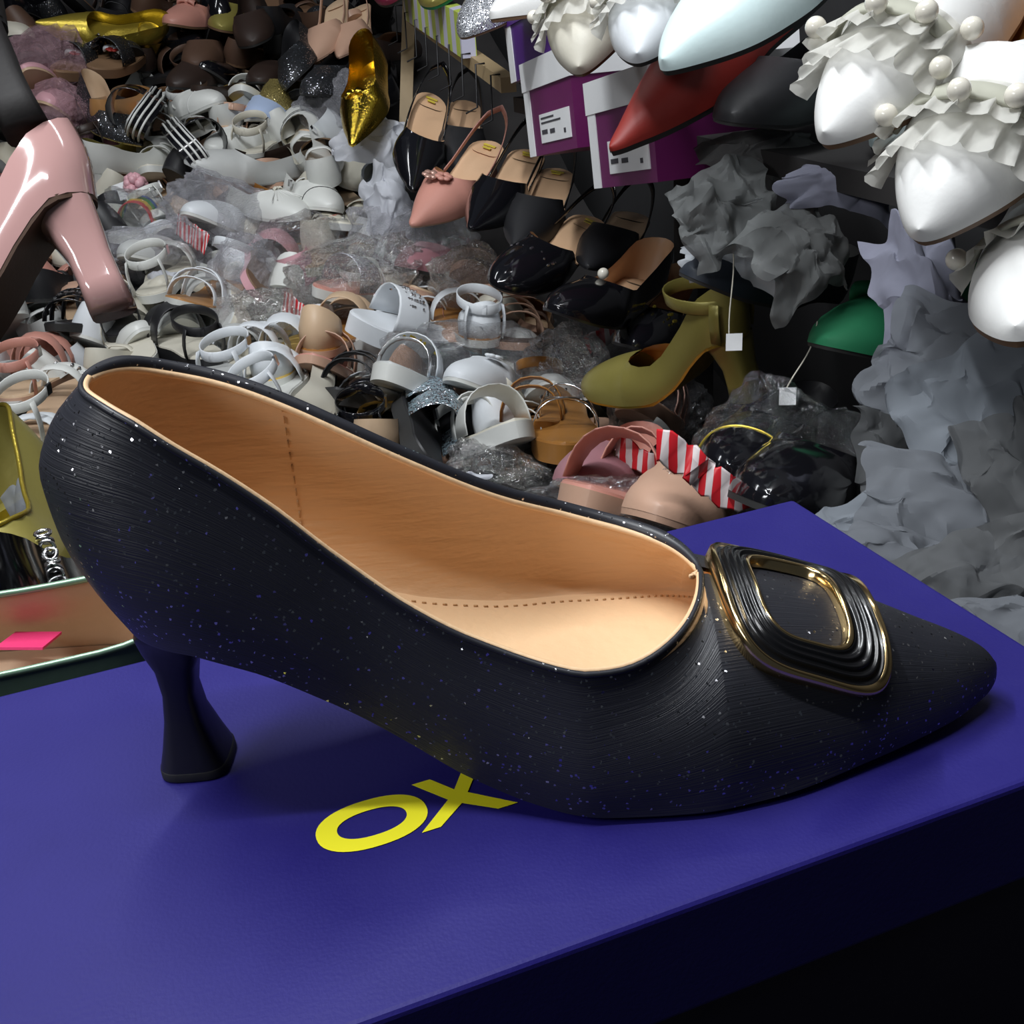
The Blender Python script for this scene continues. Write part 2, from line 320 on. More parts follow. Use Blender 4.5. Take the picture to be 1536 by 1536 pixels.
# ---------------------------------------------------------------- the black pump
def hero():
    heel_at = on_plane(300, 1140, 0); toe_at = on_plane(1490, 1045, 0)
    ax = toe_at - heel_at; ax /= np.linalg.norm(ax); ay = np.array([-ax[1], ax[0], 0])
    mw = Matrix(((ax[0], ay[0], 0, heel_at[0]), (ax[1], ay[1], 0, heel_at[1]), (0, 0, 1, .0004), (0, 0, 0, 1)))
    root = empty('pump', 'black glitter pump with pointed toe and gold rimmed buckle, standing on the blue box', 'shoe', None, mw)
    fab = glitter('black_glitter_cloth', (0.019, 0.020, 0.027), 1900, .972, .7, ribs=(40, 2300, 1), rough=.42, fcol=(.5, .5, .53))
    peach = leather('peach_leather', (0.72, 0.45, 0.24), .5, 0, .06, .5, (60, 420, 420))
    pin = leather('peach_insole', (0.80, 0.54, 0.31), .5, 0, .05, .4, 240)
    blk = leather('black_heel_cover', (0.010, 0.010, 0.014), .4, 0, .1, .1)
    D = pre(dict(x0=-1.0, x1=22.1, smooth=40, xt=13.95, rh=3.0, rt=1.7, ra=4.0, ptoe=2.1,
        wn=[(-1.25, 2.7), (2, 2.75), (5, 2.7), (8, 3.2), (11, 4.0), (13, 4.05), (15, 3.75), (18, 2.65), (20, 1.75), (21.2, 1.15), (22.1, .9)],
        wf=[(-1.25, 2.7), (2, 2.75), (5, 2.6), (8, 3.0), (11, 3.75), (13, 3.8), (15, 3.5), (18, 2.45), (20, 1.55), (21.2, 1.05), (22.1, .85)],
        sole=[(-1.25, 5.0), (1, 4.95), (2.4, 4.5), (4.4, 3.3), (6.2, 2.0), (7.6, 1.05), (9, .45), (10.5, .2), (13, .15), (17, .25), (20, .4), (21.6, .6), (22.1, .85)],
        topn=[(-1.0, 11.15), (-.3, 11.1), (.8, 10.8), (2.2, 9.8), (3.6, 8.5), (4.9, 7.1), (6.4, 5.75), (7.9, 4.85), (9.4, 4.3), (10.5, 4.05), (11.5, 3.95), (12.5, 4.15), (13.4, 4.4), (13.95, 4.6)],
        topf=[(-1.0, 11.1), (-.3, 10.95), (.8, 10.55), (2.2, 10.0), (3.6, 9.3), (4.9, 8.55), (6.4, 7.6), (7.9, 6.65), (9.4, 5.8), (10.5, 5.3), (11.5, 4.95), (12.5, 4.75), (13.4, 4.65), (13.95, 4.6)],
        ridge=[(13.95, 4.6), (16, 4.05), (18, 3.35), (20, 2.45), (21.3, 1.85), (21.8, 1.5), (22.1, 1.1)],
        back=[(0, -.1), (1.2, .55), (2.6, 1.0), (4, 1.1), (5.2, .6), (6.5, -.75)], twn=.88, twf=.88, bulge=.2, yc=[(-2, 0), (10, .25), (18, .25), (22, 0)]))
    xs, (Gn, Gf) = upper_grids(D, 64, 34, 20)
    bmobj('upper', merge((Gn, Gf)), fab, root)
    # lining: from the raised footbed up a cove to the topline
    k = int(np.searchsorted(xs, 17.0)); t = .13; rd = rounding(D, xs); insz = lambda x: hermite(INS, x)
    INS = [(-1, 6.0), (1, 5.75), (3, 5.0), (5, 4.05), (6.5, 3.45), (8, 3.05), (9.5, 2.72), (11.5, 2.5), (13.5, 2.45), (17, 2.1), (20, 1.8), (22, 1.5)]
    mid = (Gn[:, -1, 1] + Gf[:, -1, 1]) / 2; HL = []
    for G, sg, wk in ((Gn, -1, 'wn'), (Gf, 1, 'wf')):
        w = hermite(D[wk], xs) * rd; zi = insz(xs); Lg = np.zeros((len(xs), 18, 3))
        for i in range(len(xs)):
            top = G[i, -1].copy(); opn = xs[i] < D['xt'] - 1e-3
            if i == 0: top[0] += t
            elif opn: top[1] += np.sign(mid[i] - top[1]) * min(t, abs(mid[i] - top[1]))
            else: top = top - [t, 0, t]
            z0 = min(zi[i] - .05, top[2] - .4); y0 = sg * max(w[i] - .95, 0); y1 = sg * max(w[i] - .05, 0)
            q = max(0, 1 - abs(top[1] - mid[i]) / max(w[i], .01)) if opn else 1
            Q = [np.array([y0, z0]), np.array([y0 * .25 + y1 * .75 , z0 + .12]), np.array([y1 * (1 - q * .5) + (top[1] * 0) , (z0 * .45 + top[2] * .55) * (1 - q) + q * top[2]]), top[1:]]
            if i == 0: Q = [np.array([0, z0])] * 1 + [np.array([0, z0 + .4]), np.array([0, top[2] - .6]), top[1:]]
            for j in range(18):
                s_ = j / 17; c = (1 - s_)**3 * Q[0] + 3 * (1 - s_)**2 * s_ * Q[1] + 3 * (1 - s_) * s_**2 * Q[2] + s_**3 * Q[3]
                xo = np.interp(c[1], G[i, :, 2], G[i, :, 0] - xs[i]) + (t if i == 0 else t * max(0, 1 - i / 6))
                yo = np.interp(c[1], G[i, :, 2], np.abs(G[i, :, 1])) - t * (.8 if xs[i] < 10 else 1.8)
                if j < 17 and c[1] > G[i, 0, 2] and i and (c[1] < G[i, -1, 2] - .25 or not opn): c[0] = sg * min(abs(c[0]), max(yo, 0))
                Lg[i, j] = (xs[i] + xo * (.9 if j < 17 else 1), c[0], c[1])
        HL.append(Lg)
    Ln, Lf = HL
    lin = merge((Ln[:k], Lf[:k])); bmesh.ops.reverse_faces(lin, faces=lin.faces)
    bmobj('lining', lin, peach, root)
    kk = int(np.searchsorted(xs, D['xt'] - 1e-6)) + 1
    # folded edge along the topline: dark outside, peach inside
    loop = [Gn[i, -1] * .01 for i in range(kk)] + [Gf[i, -1] * .01 for i in range(kk - 2, 0, -1)]
    MB().tube(loop, [.0008] * kk + [.0009 + .0014 * min(1, math.sin(math.pi * i / (kk - 2)) * 2.5) for i in range(kk - 2)], 8, True).build('topline_binding', fab, root)
    lo2 = [(Ln[i, -1] * .55 + Gn[i, -1] * .45) * .01 + [0, .0013, -.0003] for i in range(kk - 1)] + [Gn[kk - 1, -1] * .01 + [-.0024, 0, -.0006]] + [(Lf[i, -1] * .55 + Gf[i, -1] * .45) * .01 + [0, -.0019, -.0006] for i in range(kk - 2, 0, -1)]
    MB().tube(lo2, .0009, 8, True).build('lining_edge', pin, root)
    # vertical seam of the heel lining on the far wall
    i = int(np.searchsorted(xs, 3.2)); sv = [(Lf[i, j] + [.0, -.04, 0]) * .01 for j in range(5, 18)]
    seam = MB()
    for a in range(len(sv) - 1):
        seam.tube([sv[a] * .8 + sv[a + 1] * .2, sv[a] * .2 + sv[a + 1] * .8], .00022, 5)
    stuff(seam.build('lining_seam', leather('seam_thread', (.55, .31, .14), .6), root))
    D2 = dict(D); D2['sole'] = INS; D2['back'] = [(0, -.2), (9, -.2)]
    slab('insole', D2, pin, root, .03, -.25, .72, .8, 11, 0, n=48)
    st = MB(); xx, wn, wf, zt = outline_ring(D2, 1.15, .05, n=170, x0=-.2, x1=15)
    for s_, w_ in ((-1, wn), (1, wf)):
        for i in range(6, 166):
            if i % 2: continue
            a = np.array([xx[i], s_ * w_[i], zt[i]]); b = np.array([xx[i + 1], s_ * w_[i + 1], zt[i + 1]]); st.tube([a, a * .2 + b * .8], .00032, 5)
    stuff(st.build('insole_stitching', leather('stitch_thread', (.50, .28, .12), .6), root))
    slab('outsole', D, blk, root, .06, -.16, .12, .3, 7, n=44)
    # flared heel
    def sect(z, xa, xb, w): 
        return [((xa + (xb - xa) * (.5 + .5 * math.copysign(abs(math.cos(a))**.55, math.cos(a)))) * .01, w * math.copysign(abs(math.sin(a))**.55, math.sin(a)) * .01, z * .01) for a in [2 * math.pi * i / 28 for i in range(28)]]
    prof = [(-.0, -.95, .95, 1.0), (.22, -.95, .93, 1.0), (.25, -.93, .9, .98), (.8, -.78, .70, .86), (1.6, -.6, .45, .68), (2.4, -.5, .38, .6), (3.2, -.55, .55, .66), (3.9, -.75, .95, .9), (4.4, -.8, 1.6, 1.2), (4.75, -.65, 1.9, 1.5), (5.15, -.2, 1.3, 1.3)]
    MB().grid([sect(*p) for p in prof[2:]], True).build('heel', blk, root)
    tipm = MB().grid([sect(*p) for p in prof[:3]], True); q = sect(*prof[0]); tipm.add(q, [tuple(range(27, -1, -1))]); tipm.build('heel_tip', leather('heel_rubber', (.012, .012, .013), .6), root)
    # rounded lozenge buckle following the vamp
    nv = lambda x: None
    fx = np.linspace(14.05, 20.5, 60)
    xs2, (An, Af) = upper_grids(D, xs=fx, m=33)
    AA = np.concatenate([An, Af[:, ::-1][:, 1:]], 1)              # near feather over the ridge to far feather
    arc = np.concatenate([np.zeros((60, 1)), np.cumsum(np.linalg.norm(np.diff(AA, axis=1), axis=2), 1)], 1); arc = arc - arc[:, 32:33]
    NN = grid_normals(AA, -1)
    if NN[30, 32, 2] < 0: NN = -NN
    def surf(x, s_, lift):
        f = np.clip((x - fx[0]) / (fx[-1] - fx[0]) * 59, 0, 58.999); i = int(f); t_ = f - i
        r = []
        for a in (i, i + 1):
            p = np.array([np.interp(s_, arc[a], AA[a, :, c]) for c in range(3)]); n = np.array([np.interp(s_, arc[a], NN[a, :, c]) for c in range(3)]); r.append((p, n))
        p = r[0][0] * (1 - t_) + r[1][0] * t_; n = r[0][1] * (1 - t_) + r[1][1] * t_; n /= np.linalg.norm(n)
        return (p + n * lift) * .01
    BUC = dict(cx=16.3, cs=-.7, hx=2.05, hs=2.55)
    def flat_surf(x, s_, lift):     # the buckle is stiff: less curved than the leather
        p = surf(x, s_, lift); x0_, s0_ = BUC['cx'], BUC['cs']
        return p
    def rr(scale, inset, n=96):
        out = []
        for i in range(n):
            a = 2 * math.pi * i / n; c, s_ = math.cos(a), math.sin(a); e = 2 / 3.6
            out.append((BUC['cx'] + (BUC['hx'] - inset) * math.copysign(abs(c)**e, c), BUC['cs'] + (BUC['hs'] - inset) * math.copysign(abs(s_)**e, s_)))
        return out
    def band(insets, lifts): return [[surf(x, s_, lf) for x, s_ in rr(1, ins_)] for ins_, lf in zip(insets, lifts)]
    gold = leather('gold_metal', (.86, .62, .30), .16, 1, .05, .02)
    enamel = leather('black_enamel', (.006, .006, .007), .26, 0, .05, .02, coat=.2)
    bk = MB().grid(band([-.10, -.09, -.03, .06, .15], [-.08, .10, .36, .44, .34]), True).build('buckle', gold, root); bk['label'] = 'gold rimmed buckle with a ridged black frame'
    ii = np.linspace(.14, .86, 37); ll = [.30 + .10 * math.sin(math.pi * (q - .14) / .72) + .045 * math.cos((q - .14) / .72 * 2 * math.pi * 4.0) for q in ii]
    MB().grid(band(ii, ll), True).build('ridged_frame', enamel, bk)
    MB().grid(band([.84, .88, .95, .99, .99], [.28, .35, .34, .26, .02]), True).build('inner_rim', gold, bk)
    # white size sticker inside the throat
    sp = surf(14.05, -1.2, -.2); MB().box((sp[0] - .0035, sp[1] - .0005, sp[2] - .006), (sp[0] - .0028, sp[1] + .003, sp[2] - .001)).build('size_sticker', leather('white_paper', (.75, .75, .73), .6), root)
    return root
hero_root = hero()
# ---------------------------------------------------------------- colours of the pile
def M(k):
    f, a = FIN[k]; return f('m_' + k, *a)
def L_(n, c, rough=.45, metal=0, coat=0, bump=.15): return leather(n, c, rough, metal, .1, bump, 300, coat)
FIN = dict(
    nearblack=(L_, ((.008, .006, .006), .7)), white=(L_, ((.66, .67, .64), .42)), ivory=(L_, ((.60, .57, .48), .5)), greywhite=(L_, ((.50, .51, .50), .45)), coolwhite=(L_, ((.68, .71, .74), .45)),
    brightwhite=(L_, ((.80, .80, .78), .4)), mint=(L_, ((.70, .86, .86), .38)), black=(L_, ((.012, .012, .014), .5)), patent=(L_, ((.006, .006, .008), .12, 0, .8, .03)),
    darkblue=(L_, ((.012, .017, .027), .6)), darkbrown=(L_, ((.028, .016, .012), .5)), brown=(L_, ((.085, .045, .028), .55)), tan=(L_, ((.42, .21, .075), .42)), cognac=(L_, ((.34, .15, .035), .35)),
    nude=(L_, ((.50, .31, .22), .45)), sand=(L_, ((.56, .40, .26), .5)), peach=(L_, ((.66, .42, .25), .5)), rose=(L_, ((.52, .24, .19), .45)), pink=(L_, ((.62, .34, .38), .4)),
    pinkpatent=(L_, ((.48, .28, .265), .10, 0, .9, .02)), mauve=(L_, ((.30, .14, .16), .5)), red=(L_, ((.26, .018, .012), .55)), green=(L_, ((.010, .17, .07), .75)), olive=(L_, ((.29, .25, .065), .38, .35)),
    gold=(L_, ((.52, .40, .06), .28, .75, 0, .5)), goldfoil=(L_, ((.75, .52, .07), .16, 1, 0, .9)), yellow=(L_, ((.62, .43, .12), .5)), insole=(L_, ((.50, .35, .23), .5)), brownsole=(L_, ((.16, .09, .05), .6)),
    rubber=(L_, ((.02, .02, .02), .7)), silver=(L_, ((.75, .75, .76), .22, 1)), mintmetal=(L_, ((.22, .36, .25), .35, .5)), hotpink=(L_, ((.72, .035, .16), .5)), purple=(L_, ((.125, .008, .088), .5)), violet=(L_, ((.06, .01, .16), .45)),
    paper=(L_, ((.78, .79, .80), .6)), wood=(L_, ((.33, .24, .13), .6)), pearl=(L_, ((.80, .76, .66), .2, 0, .6, .02)), burgundy=(L_, ((.14, .008, .03), .5)), lilac=(L_, ((.22, .225, .29), .85)), rosegold=(L_, ((.55, .33, .27), .3, .5)),
    goldprint=(L_, ((.75, .60, .08), .3)), lime=(L_, ((.45, .55, .12), .5)), leopard=(L_, ((.22, .13, .07), .5)), paleblue=(L_, ((.42, .52, .72), .6)))
def gl(n, c, *a): return glitter(n, c, *a)
FIN.update(blackglit=(gl, ((.012, .013, .015), 900, .86, .9)), silverglit=(gl, ((.30, .31, .33), 1100, .55, .9)), blueglit=(gl, ((.22, .30, .34), 520, .45, 1.0)), goldglit=(gl, ((.20, .16, .05), 1100, .75, .8, None, .5, (.95, .8, .35))))
def stripes(name, c1, c2, scale, rot):
    if name in MATS: return MATS[name]
    m, nt, N, L, b, out = nodes(name); tc = N.new('ShaderNodeTexCoord'); mp = N.new('ShaderNodeMapping'); mp.inputs['Rotation'].default_value = rot
    wv = N.new('ShaderNodeTexWave'); wv.inputs['Scale'].default_value = scale; wv.inputs['Distortion'].default_value = .4
    cr = N.new('ShaderNodeValToRGB'); cr.color_ramp.interpolation = 'CONSTANT'; cr.color_ramp.elements[1].position = .5
    cr.color_ramp.elements[0].color = rgb(c1); cr.color_ramp.elements[1].color = rgb(c2)
    L.new(tc.outputs['Object'], mp.inputs[0]); L.new(mp.outputs[0], wv.inputs['Vector']); L.new(wv.outputs['Fac'], cr.inputs[0]); L.new(cr.outputs[0], b.inputs['Base Color']); b.inputs['Roughness'].default_value = .35
    MATS[name] = m; return m
FIN['candy'] = (lambda n: stripes(n, (.70, .62, .62), (.62, .02, .03), 34, (0, 0, .5)), ())
def film_mat(name, tint=(.8, .82, .85), base=.14, edge=.5, rough=.13, haze=.12):
    """thin clear wrapping film: mostly see-through, glossy on its creases"""
    if name in MATS: return MATS[name]
    m, nt, N, L, b, out = nodes(name); tc = N.new('ShaderNodeTexCoord')
    b.inputs['Base Color'].default_value = rgb(tint); b.inputs['Roughness'].default_value = rough; b.inputs['Specular IOR Level'].default_value = .9
    vo = N.new('ShaderNodeTexVoronoi'); vo.inputs['Scale'].default_value = 55; vo.feature = 'DISTANCE_TO_EDGE'
    no = N.new('ShaderNodeTexNoise'); no.inputs['Scale'].default_value = 40; no.inputs['Detail'].default_value = 5; no.inputs['Distortion'].default_value = 1.5
    L.new(tc.outputs['Object'], no.inputs['Vector']); L.new(no.outputs['Color'], vo.inputs['Vector'])
    vo.inputs['Scale'].default_value = 6
    ad = N.new('ShaderNodeMath'); ad.operation = 'ADD'; L.new(vo.outputs['Distance'], ad.inputs[0]); L.new(no.outputs['Fac'], ad.inputs[1])
    bp = N.new('ShaderNodeBump'); bp.inputs['Strength'].default_value = 1; bp.inputs['Distance'].default_value = .005; L.new(ad.outputs[0], bp.inputs['Height']); L.new(bp.outputs[0], b.inputs['Normal'])
    lw = N.new('ShaderNodeLayerWeight'); lw.inputs['Blend'].default_value = .35; L.new(bp.outputs[0], lw.inputs['Normal'])
    mr = N.new('ShaderNodeMapRange'); mr.inputs[3].default_value = base; mr.inputs[4].default_value = base + edge; L.new(lw.outputs['Facing'], mr.inputs[0])
    tr = N.new('ShaderNodeBsdfTransparent'); 
    gs = N.new('ShaderNodeBsdfGlossy'); gs.inputs[0].default_value = rgb(tint); gs.inputs['Roughness'].default_value = rough; L.new(bp.outputs[0], gs.inputs['Normal'])
    mg = N.new('ShaderNodeMixShader'); mg.inputs[0].default_value = haze; L.new(gs.outputs[0], mg.inputs[1]); L.new(b.outputs[0], mg.inputs[2])
    ms = N.new('ShaderNodeMixShader'); L.new(mr.outputs[0], ms.inputs[0]); L.new(tr.outputs[0], ms.inputs[1]); L.new(mg.outputs[0], ms.inputs[2]); L.new(ms.outputs[0], out.inputs['Surface'])
    MATS[name] = m; return m
def tissue_mat(name, c, alpha=.88, trans=.35):
    if name in MATS: return MATS[name]
    m, nt, N, L, b, out = nodes(name); tc = N.new('ShaderNodeTexCoord')
    no = N.new('ShaderNodeTexNoise'); no.inputs['Scale'].default_value = 14; no.inputs['Detail'].default_value = 6; L.new(tc.outputs['Object'], no.inputs['Vector'])
    mx = N.new('ShaderNodeMix'); mx.data_type = 'RGBA'; mx.inputs[6].default_value = rgb([x * .8 for x in c]); mx.inputs[7].default_value = rgb([min(1, x * 1.15) for x in c]); L.new(no.outputs['Fac'], mx.inputs[0]); L.new(mx.outputs[2], b.inputs['Base Color'])
    b.inputs['Roughness'].default_value = .8; b.inputs['Specular IOR Level'].default_value = .2
    tl = N.new('ShaderNodeBsdfTranslucent'); L.new(mx.outputs[2], tl.inputs[0]); tr = N.new('ShaderNodeBsdfTransparent')
    m1 = N.new('ShaderNodeMixShader'); m1.inputs[0].default_value = trans; L.new(b.outputs[0], m1.inputs[1]); L.new(tl.outputs[0], m1.inputs[2])
    m2 = N.new('ShaderNodeMixShader'); m2.inputs[0].default_value = alpha; L.new(tr.outputs[0], m2.inputs[1]); L.new(m1.outputs[0], m2.inputs[2]); L.new(m2.outputs[0], out.inputs['Surface'])
    MATS[name] = m; return m

# ---------------------------------------------------------------- shoes of the pile
ROUND = dict(rt=4.5, ptoe=2.0)
POINT = dict(rt=1.2, ptoe=1.6, wn=[(0, 2.6), (4, 2.65), (8, 2.8), (11, 3.5), (14, 3.75), (17, 3.1), (20, 1.9), (22, 1.05), (23.5, .7)], ridge=[(13, 4.9), (17, 3.7), (20.5, 2.4), (22.5, 1.6), (23.5, 1.2)])
def sole_line(H):
    if H < 1.6: return [(0, H), (6, H * .9), (12, .45), (19, .45), (23.5, .8)]
    return [(0, H), (2.5, H * .96), (5, H * .72), (7.5, H * .38), (9.5, H * .15 + .2), (11.5, .35), (14, .3), (19, .4), (23.5, .9)]
def style(H=.8, toe='round', xt=14.5, low=False, **kw):
    S = dict(POINT) if toe == 'point' else dict(ROUND)
    S['sole'] = sole_line(H); S['xt'] = xt
    zb = lambda x: float(hermite(S['sole'], np.array([x]))[0])
    hs = (4.8, 4.2, 3.4, 3.2) if low else (5.6, 4.8, 4.0, 3.8)
    S['top'] = [(0, zb(0) + hs[0]), (2.5, zb(2.5) + hs[1]), (7, zb(7) + hs[2]), (11, zb(11) + hs[3]), (xt, 4.6)]
    r = S.get('ridge', [(13, 4.7), (17, 4.2), (20, 3.4), (22, 2.6), (23.5, 1.5)]); S['ridge'] = [(xt, 4.6)] + [q for q in r if q[0] > xt + 1]
    S.update(kw); return pre(S)
def add_heel(kind, H, D, m, root):
    def sec(z, xa, xb, w, e=.5): return [((xa + (xb - xa) * (.5 + .5 * math.copysign(abs(math.cos(a))**e, math.cos(a)))) * .01, w * math.copysign(abs(math.sin(a))**e, math.sin(a)) * .01, z * .01) for a in [2 * math.pi * (i + .5) / 16 for i in range(16)]]
    if kind == 'block': pr = [(0, .5, 3.9, 1.9), (H * .3, .45, 4.0, 1.95), (H * .75, .3, 4.5, 2.1), (H * .97, .2, 5.0, 2.2)]
    elif kind == 'stiletto': pr = [(0, .9, 1.9, .5), (H * .3, .95, 1.9, .5), (H * .6, .8, 2.3, .8), (H * .82, .4, 3.4, 1.6), (H * .97, .3, 4.2, 2.1)]
    elif kind == 'spool': pr = [(0, .2, 2.6, 1.35), (H * .2, .45, 2.3, 1.15), (H * .45, .7, 2.1, .95), (H * .7, .55, 2.7, 1.3), (H * .97, .3, 4.0, 2.1)]
    elif kind == 'column': pr = [(0, .1, 3.0, 1.6), (H * .25, .3, 3.0, 1.45), (H * .5, .4, 3.1, 1.4), (H * .75, .3, 3.7, 1.7), (H * .97, .3, 4.6, 2.1)]
    elif kind == 'wedge':
        xx, wn, wf, zt = outline_ring(D, .2, 0, x0=D['x0'], x1=12.5, n=14); G = []
        for i in range(14): G.append([(xx[i], -wn[i], zt[i]), (xx[i], wf[i], zt[i]), (xx[i], wf[i], 0), (xx[i], -wn[i], 0)])
        return MB().grid(G, True).build('wedge_heel', m, root, False)
    else: return None
    g = [sec(*q) for q in pr]; mb = MB().grid(g, True); mb.f.append(tuple(range(15, -1, -1)))
    return mb.build('heel', m, root)
def arch(D, x, dx, h, p=2.3, n=13, ext=.0, lift=.25):
    """a line over the foot from the near edge to the far edge"""
    out = []
    for i in range(n):
        a = math.pi * i / (n - 1); c, s_ = math.cos(a), math.sin(a); xx = x + dx * (-c) * .5
        w = float(hermite(D['wn'], np.array([xx]))[0]) * float(rounding(D, np.array([xx]))[0]) - .1 + ext; z = float(hermite(D['sole'], np.array([xx]))[0])
        out.append(np.array([xx, -w * math.copysign(abs(c)**(2 / p), c), z + lift + h * abs(s_)**(2 / p)]) * .01)
    return out
def closed_upper(D, mu, ml, root, xcut=None, fine=1):
    if xcut: D['xcut'] = xcut
    xs, (Gn, Gf) = upper_grids(D, 15 * fine, 12 * fine, 8 * fine)
    bmobj('upper', merge((Gn, Gf)), mu, root)
    k = max(4, int(np.searchsorted(xs, D['xt'] + 2.5))); LL = []
    for G, sg in ((Gn, -1), (Gf, 1)):
        nn = grid_normals(G, 1); nn *= np.sign(nn[min(6, k - 1), 2, 1] * sg or 1); Lg = G - nn * .16
        Lg[:, -1] = G[:, -1] + np.array([0, 0, -.02]); Lg[np.searchsorted(xs, D['xt'] - 1e-6):, -1, 2] -= .25; 
        if not xcut: Lg[0] = G[0] + [.16, 0, 0]; Lg[0, -1] = G[0, -1]
        LL.append(Lg[:k])
    lin = merge(LL); bmesh.ops.reverse_faces(lin, faces=lin.faces); bmobj('lining', lin, ml, root)
    return xs, Gn, Gf
def bow(D, m, root, x=16, size=1.5, name='bow'):
    z = float(hermite(D['ridge'], np.array([x]))[0]) + .15; b = MB()
    for s_ in (-1, 1):
        G = []
        for i in range(9):
            t = i / 8; w = size * (.28 + .5 * math.sin(math.pi * t * .85)); y = s_ * t * size * 1.25
            G.append([(x + w * math.cos(a) * (.9), y, z + .28 * size * math.sin(a) * (.6 + t) + .25 * math.sin(math.pi * t) - .35 * t * t) for a in [2 * math.pi * j / 10 for j in range(10)]])
        G = np.array(G) * .01; b.grid(G, True)
    b.sphere(np.array([x, 0, z + .1]) * .01, .0042 * size, 6, 8)
    return b.build(name, m, root)
def gems(pts, r, m, root, name='gem'):
    b = MB()
    for p in pts: b.sphere(p, r * rnd.uniform(.7, 1.2), 3, 5)
    return stuff(b.build(name + 's', m, root, False))
def fur(b, pts, ln, k=5): pass
STY = {}
def shoe(name, kind, cols, root, H=.8, heel='low', toe='round', extra=(), L=23.5, straps=(), bed=1.2, seed=0):
    """builds one shoe under root; cols = upper, lining or footbed, sole, heel"""
    mu, ml, ms = M(cols[0]), M(cols[1]), M(cols[2]); mh = M(cols[3]) if len(cols) > 3 else ms
    if kind in ('flat', 'pump', 'sling'):
        D = style(H, toe, xt=15.5 if kind == 'flat' and toe == 'round' else 14.6, low=kind == 'flat')
        if kind == 'sling':
            D['topn'] = D['topf'] = [(8, .9), (9.5, 2.1), (11.5, 3.7), (14.6, 4.6)]
            closed_upper(D, mu, ml, root, 8.2)
            z0 = H + 5.0; pts = []
            for i in range(25):
                a = math.pi * (i / 24); c, s_ = math.cos(a), math.sin(a); t = abs(c)
                xx = 9.6 - 10.2 * s_**.75; pts.append(np.array([xx, -c**1 * (2.9 if t > .5 else 2.7) * (min(1, t * 2.2) if t < .45 else 1), 2.4 + (z0 - 2.4) * s_**1.1]) * .01)
            MB().ribbon(pts, np.array([0, .15, 1.0]), .0085, .0016).build('heel_strap', mu, root)
            slab('insole', D, ml, root, .28, .0, .12, .1)
        else:
            closed_upper(D, mu, ml, root); slab('insole', D, ml, root, .32, .1, .2, .2, x1=18)
        slab('outsole', D, ms, root, .06, -.28 if H > 1.2 else -.45, .02, .1)
    else:
        D = style(H, 'round', bulge=0)
        if kind == 'slide' or kind == 'sandal':
            D['sole'] = [(a, b + bed) for a, b in sole_line(H)]
            slab('footbed', D, ml, root, .12, -.15, .12, .05, crown=.12); slab('sole', D, ms, root, -.1, -bed + .05, .0, .15)
        for sp in straps:
            x, dx, h, w = sp[:4]; mm = M(sp[4]) if len(sp) > 4 else mu
            MB().ribbon(arch(D, x, dx, h), np.array([1.0, 0, .15]), w * .01, .002).build('strap', mm, root)
    if heel in ('block', 'stiletto', 'spool', 'wedge', 'column'): add_heel(heel, H + (bed * .3 if kind == 'sandal' else 0), D, mh, root)
    for e in extra:
        k, a = (e, ()) if isinstance(e, str) else (e[0], e[1:])
        if k == 'strap':
            x = a[0] if a else 8.5; top = float(hermite(D['topn'], np.array([x]))[0]); zb = float(hermite(D['sole'], np.array([x]))[0])
            MB().ribbon(arch(D, x, 1.0, top - zb + (a[1] if len(a) > 1 else .8), 3.0, 15, -.15, 0), np.array([1., 0, .1]), .011, .002).build('strap', M(a[2]) if len(a) > 2 else mu, root)
            MB().box((.01 * x - .006, -.034, .01 * (top - .9)), (.01 * x + .006, -.030, .01 * (top + .2))).build('buckle', M('silver'), root, False)
        elif k == 'ankle':
            h = (a[0] if a else 6.5) * .78; z0 = H + (bed if kind == 'sandal' else 0); pts = []
            for i in range(28):
                an = 2 * math.pi * i / 28; pts.append(np.array([3.9 - 3.9 * math.cos(an), 2.9 * math.sin(an), z0 + h - 1.2 + 1.6 * (.5 - .5 * math.cos(an))]) * .01)
            pts.append(pts[0]); pts.append(pts[1]); MB().ribbon(pts, np.array([0, 0, 1.]), .013, .0018).build('ankle_strap', mu, root)
            for s_ in (-1, 1): MB().ribbon([np.array([q, s_ * w, z0 + zz]) * .01 for q, w, zz in ((1.6, 2.5, 0), (1.2, 2.7, h * .35), (1.0, 2.6, h * .62), (.9, 2.3, h - .6))], np.array([1., 0, 0]), .012, .0018).build('side_strap', mu, root)
            MB().box((.036, -.0315, .01 * (z0 + h - .9)), (.05, -.0285, .01 * (z0 + h + .4))).build('buckle', M('silver'), root, False)
        elif k == 'counter':
            z0 = float(hermite(D['sole'], np.array([1.]))[0]); h = a[0] if a else 5; G = []
            for i in range(13):
                an = math.pi * (i / 12 - .5); xx = 4.2 - 4.1 * math.cos(an); G.append([(xx * .01, 2.75 * math.sin(an) * .01, (z0 + .1) * .01), ((xx + .0) * .01, 2.9 * math.sin(an) * .01, (z0 + h * .4) * .01), ((xx + .5) * .01, 2.55 * math.sin(an) * .01, (z0 + h * (.55 + .45 * math.cos(an))) * .01)])
            o = MB().grid(G).build('counter', mu, root); sd = o.modifiers.new('thick', 'SOLIDIFY'); sd.thickness = .002
        elif k == 'bow': bow(D, M(a[0]) if a else mu, root, a[1] if len(a) > 1 else 15.8, a[2] if len(a) > 2 else 1.5)
        elif k == 'pearl':
            x = a[0]; z = float(hermite(D['ridge'], np.array([x]))[0]); MB().sphere((x * .01, a[1] * .01 if len(a) > 1 else 0, z * .01 + .006), .0065, 8, 12).build('pearl', M('pearl'), root)
        elif k == 'gems':
            x, mm = a[0], a[1]; pts = []
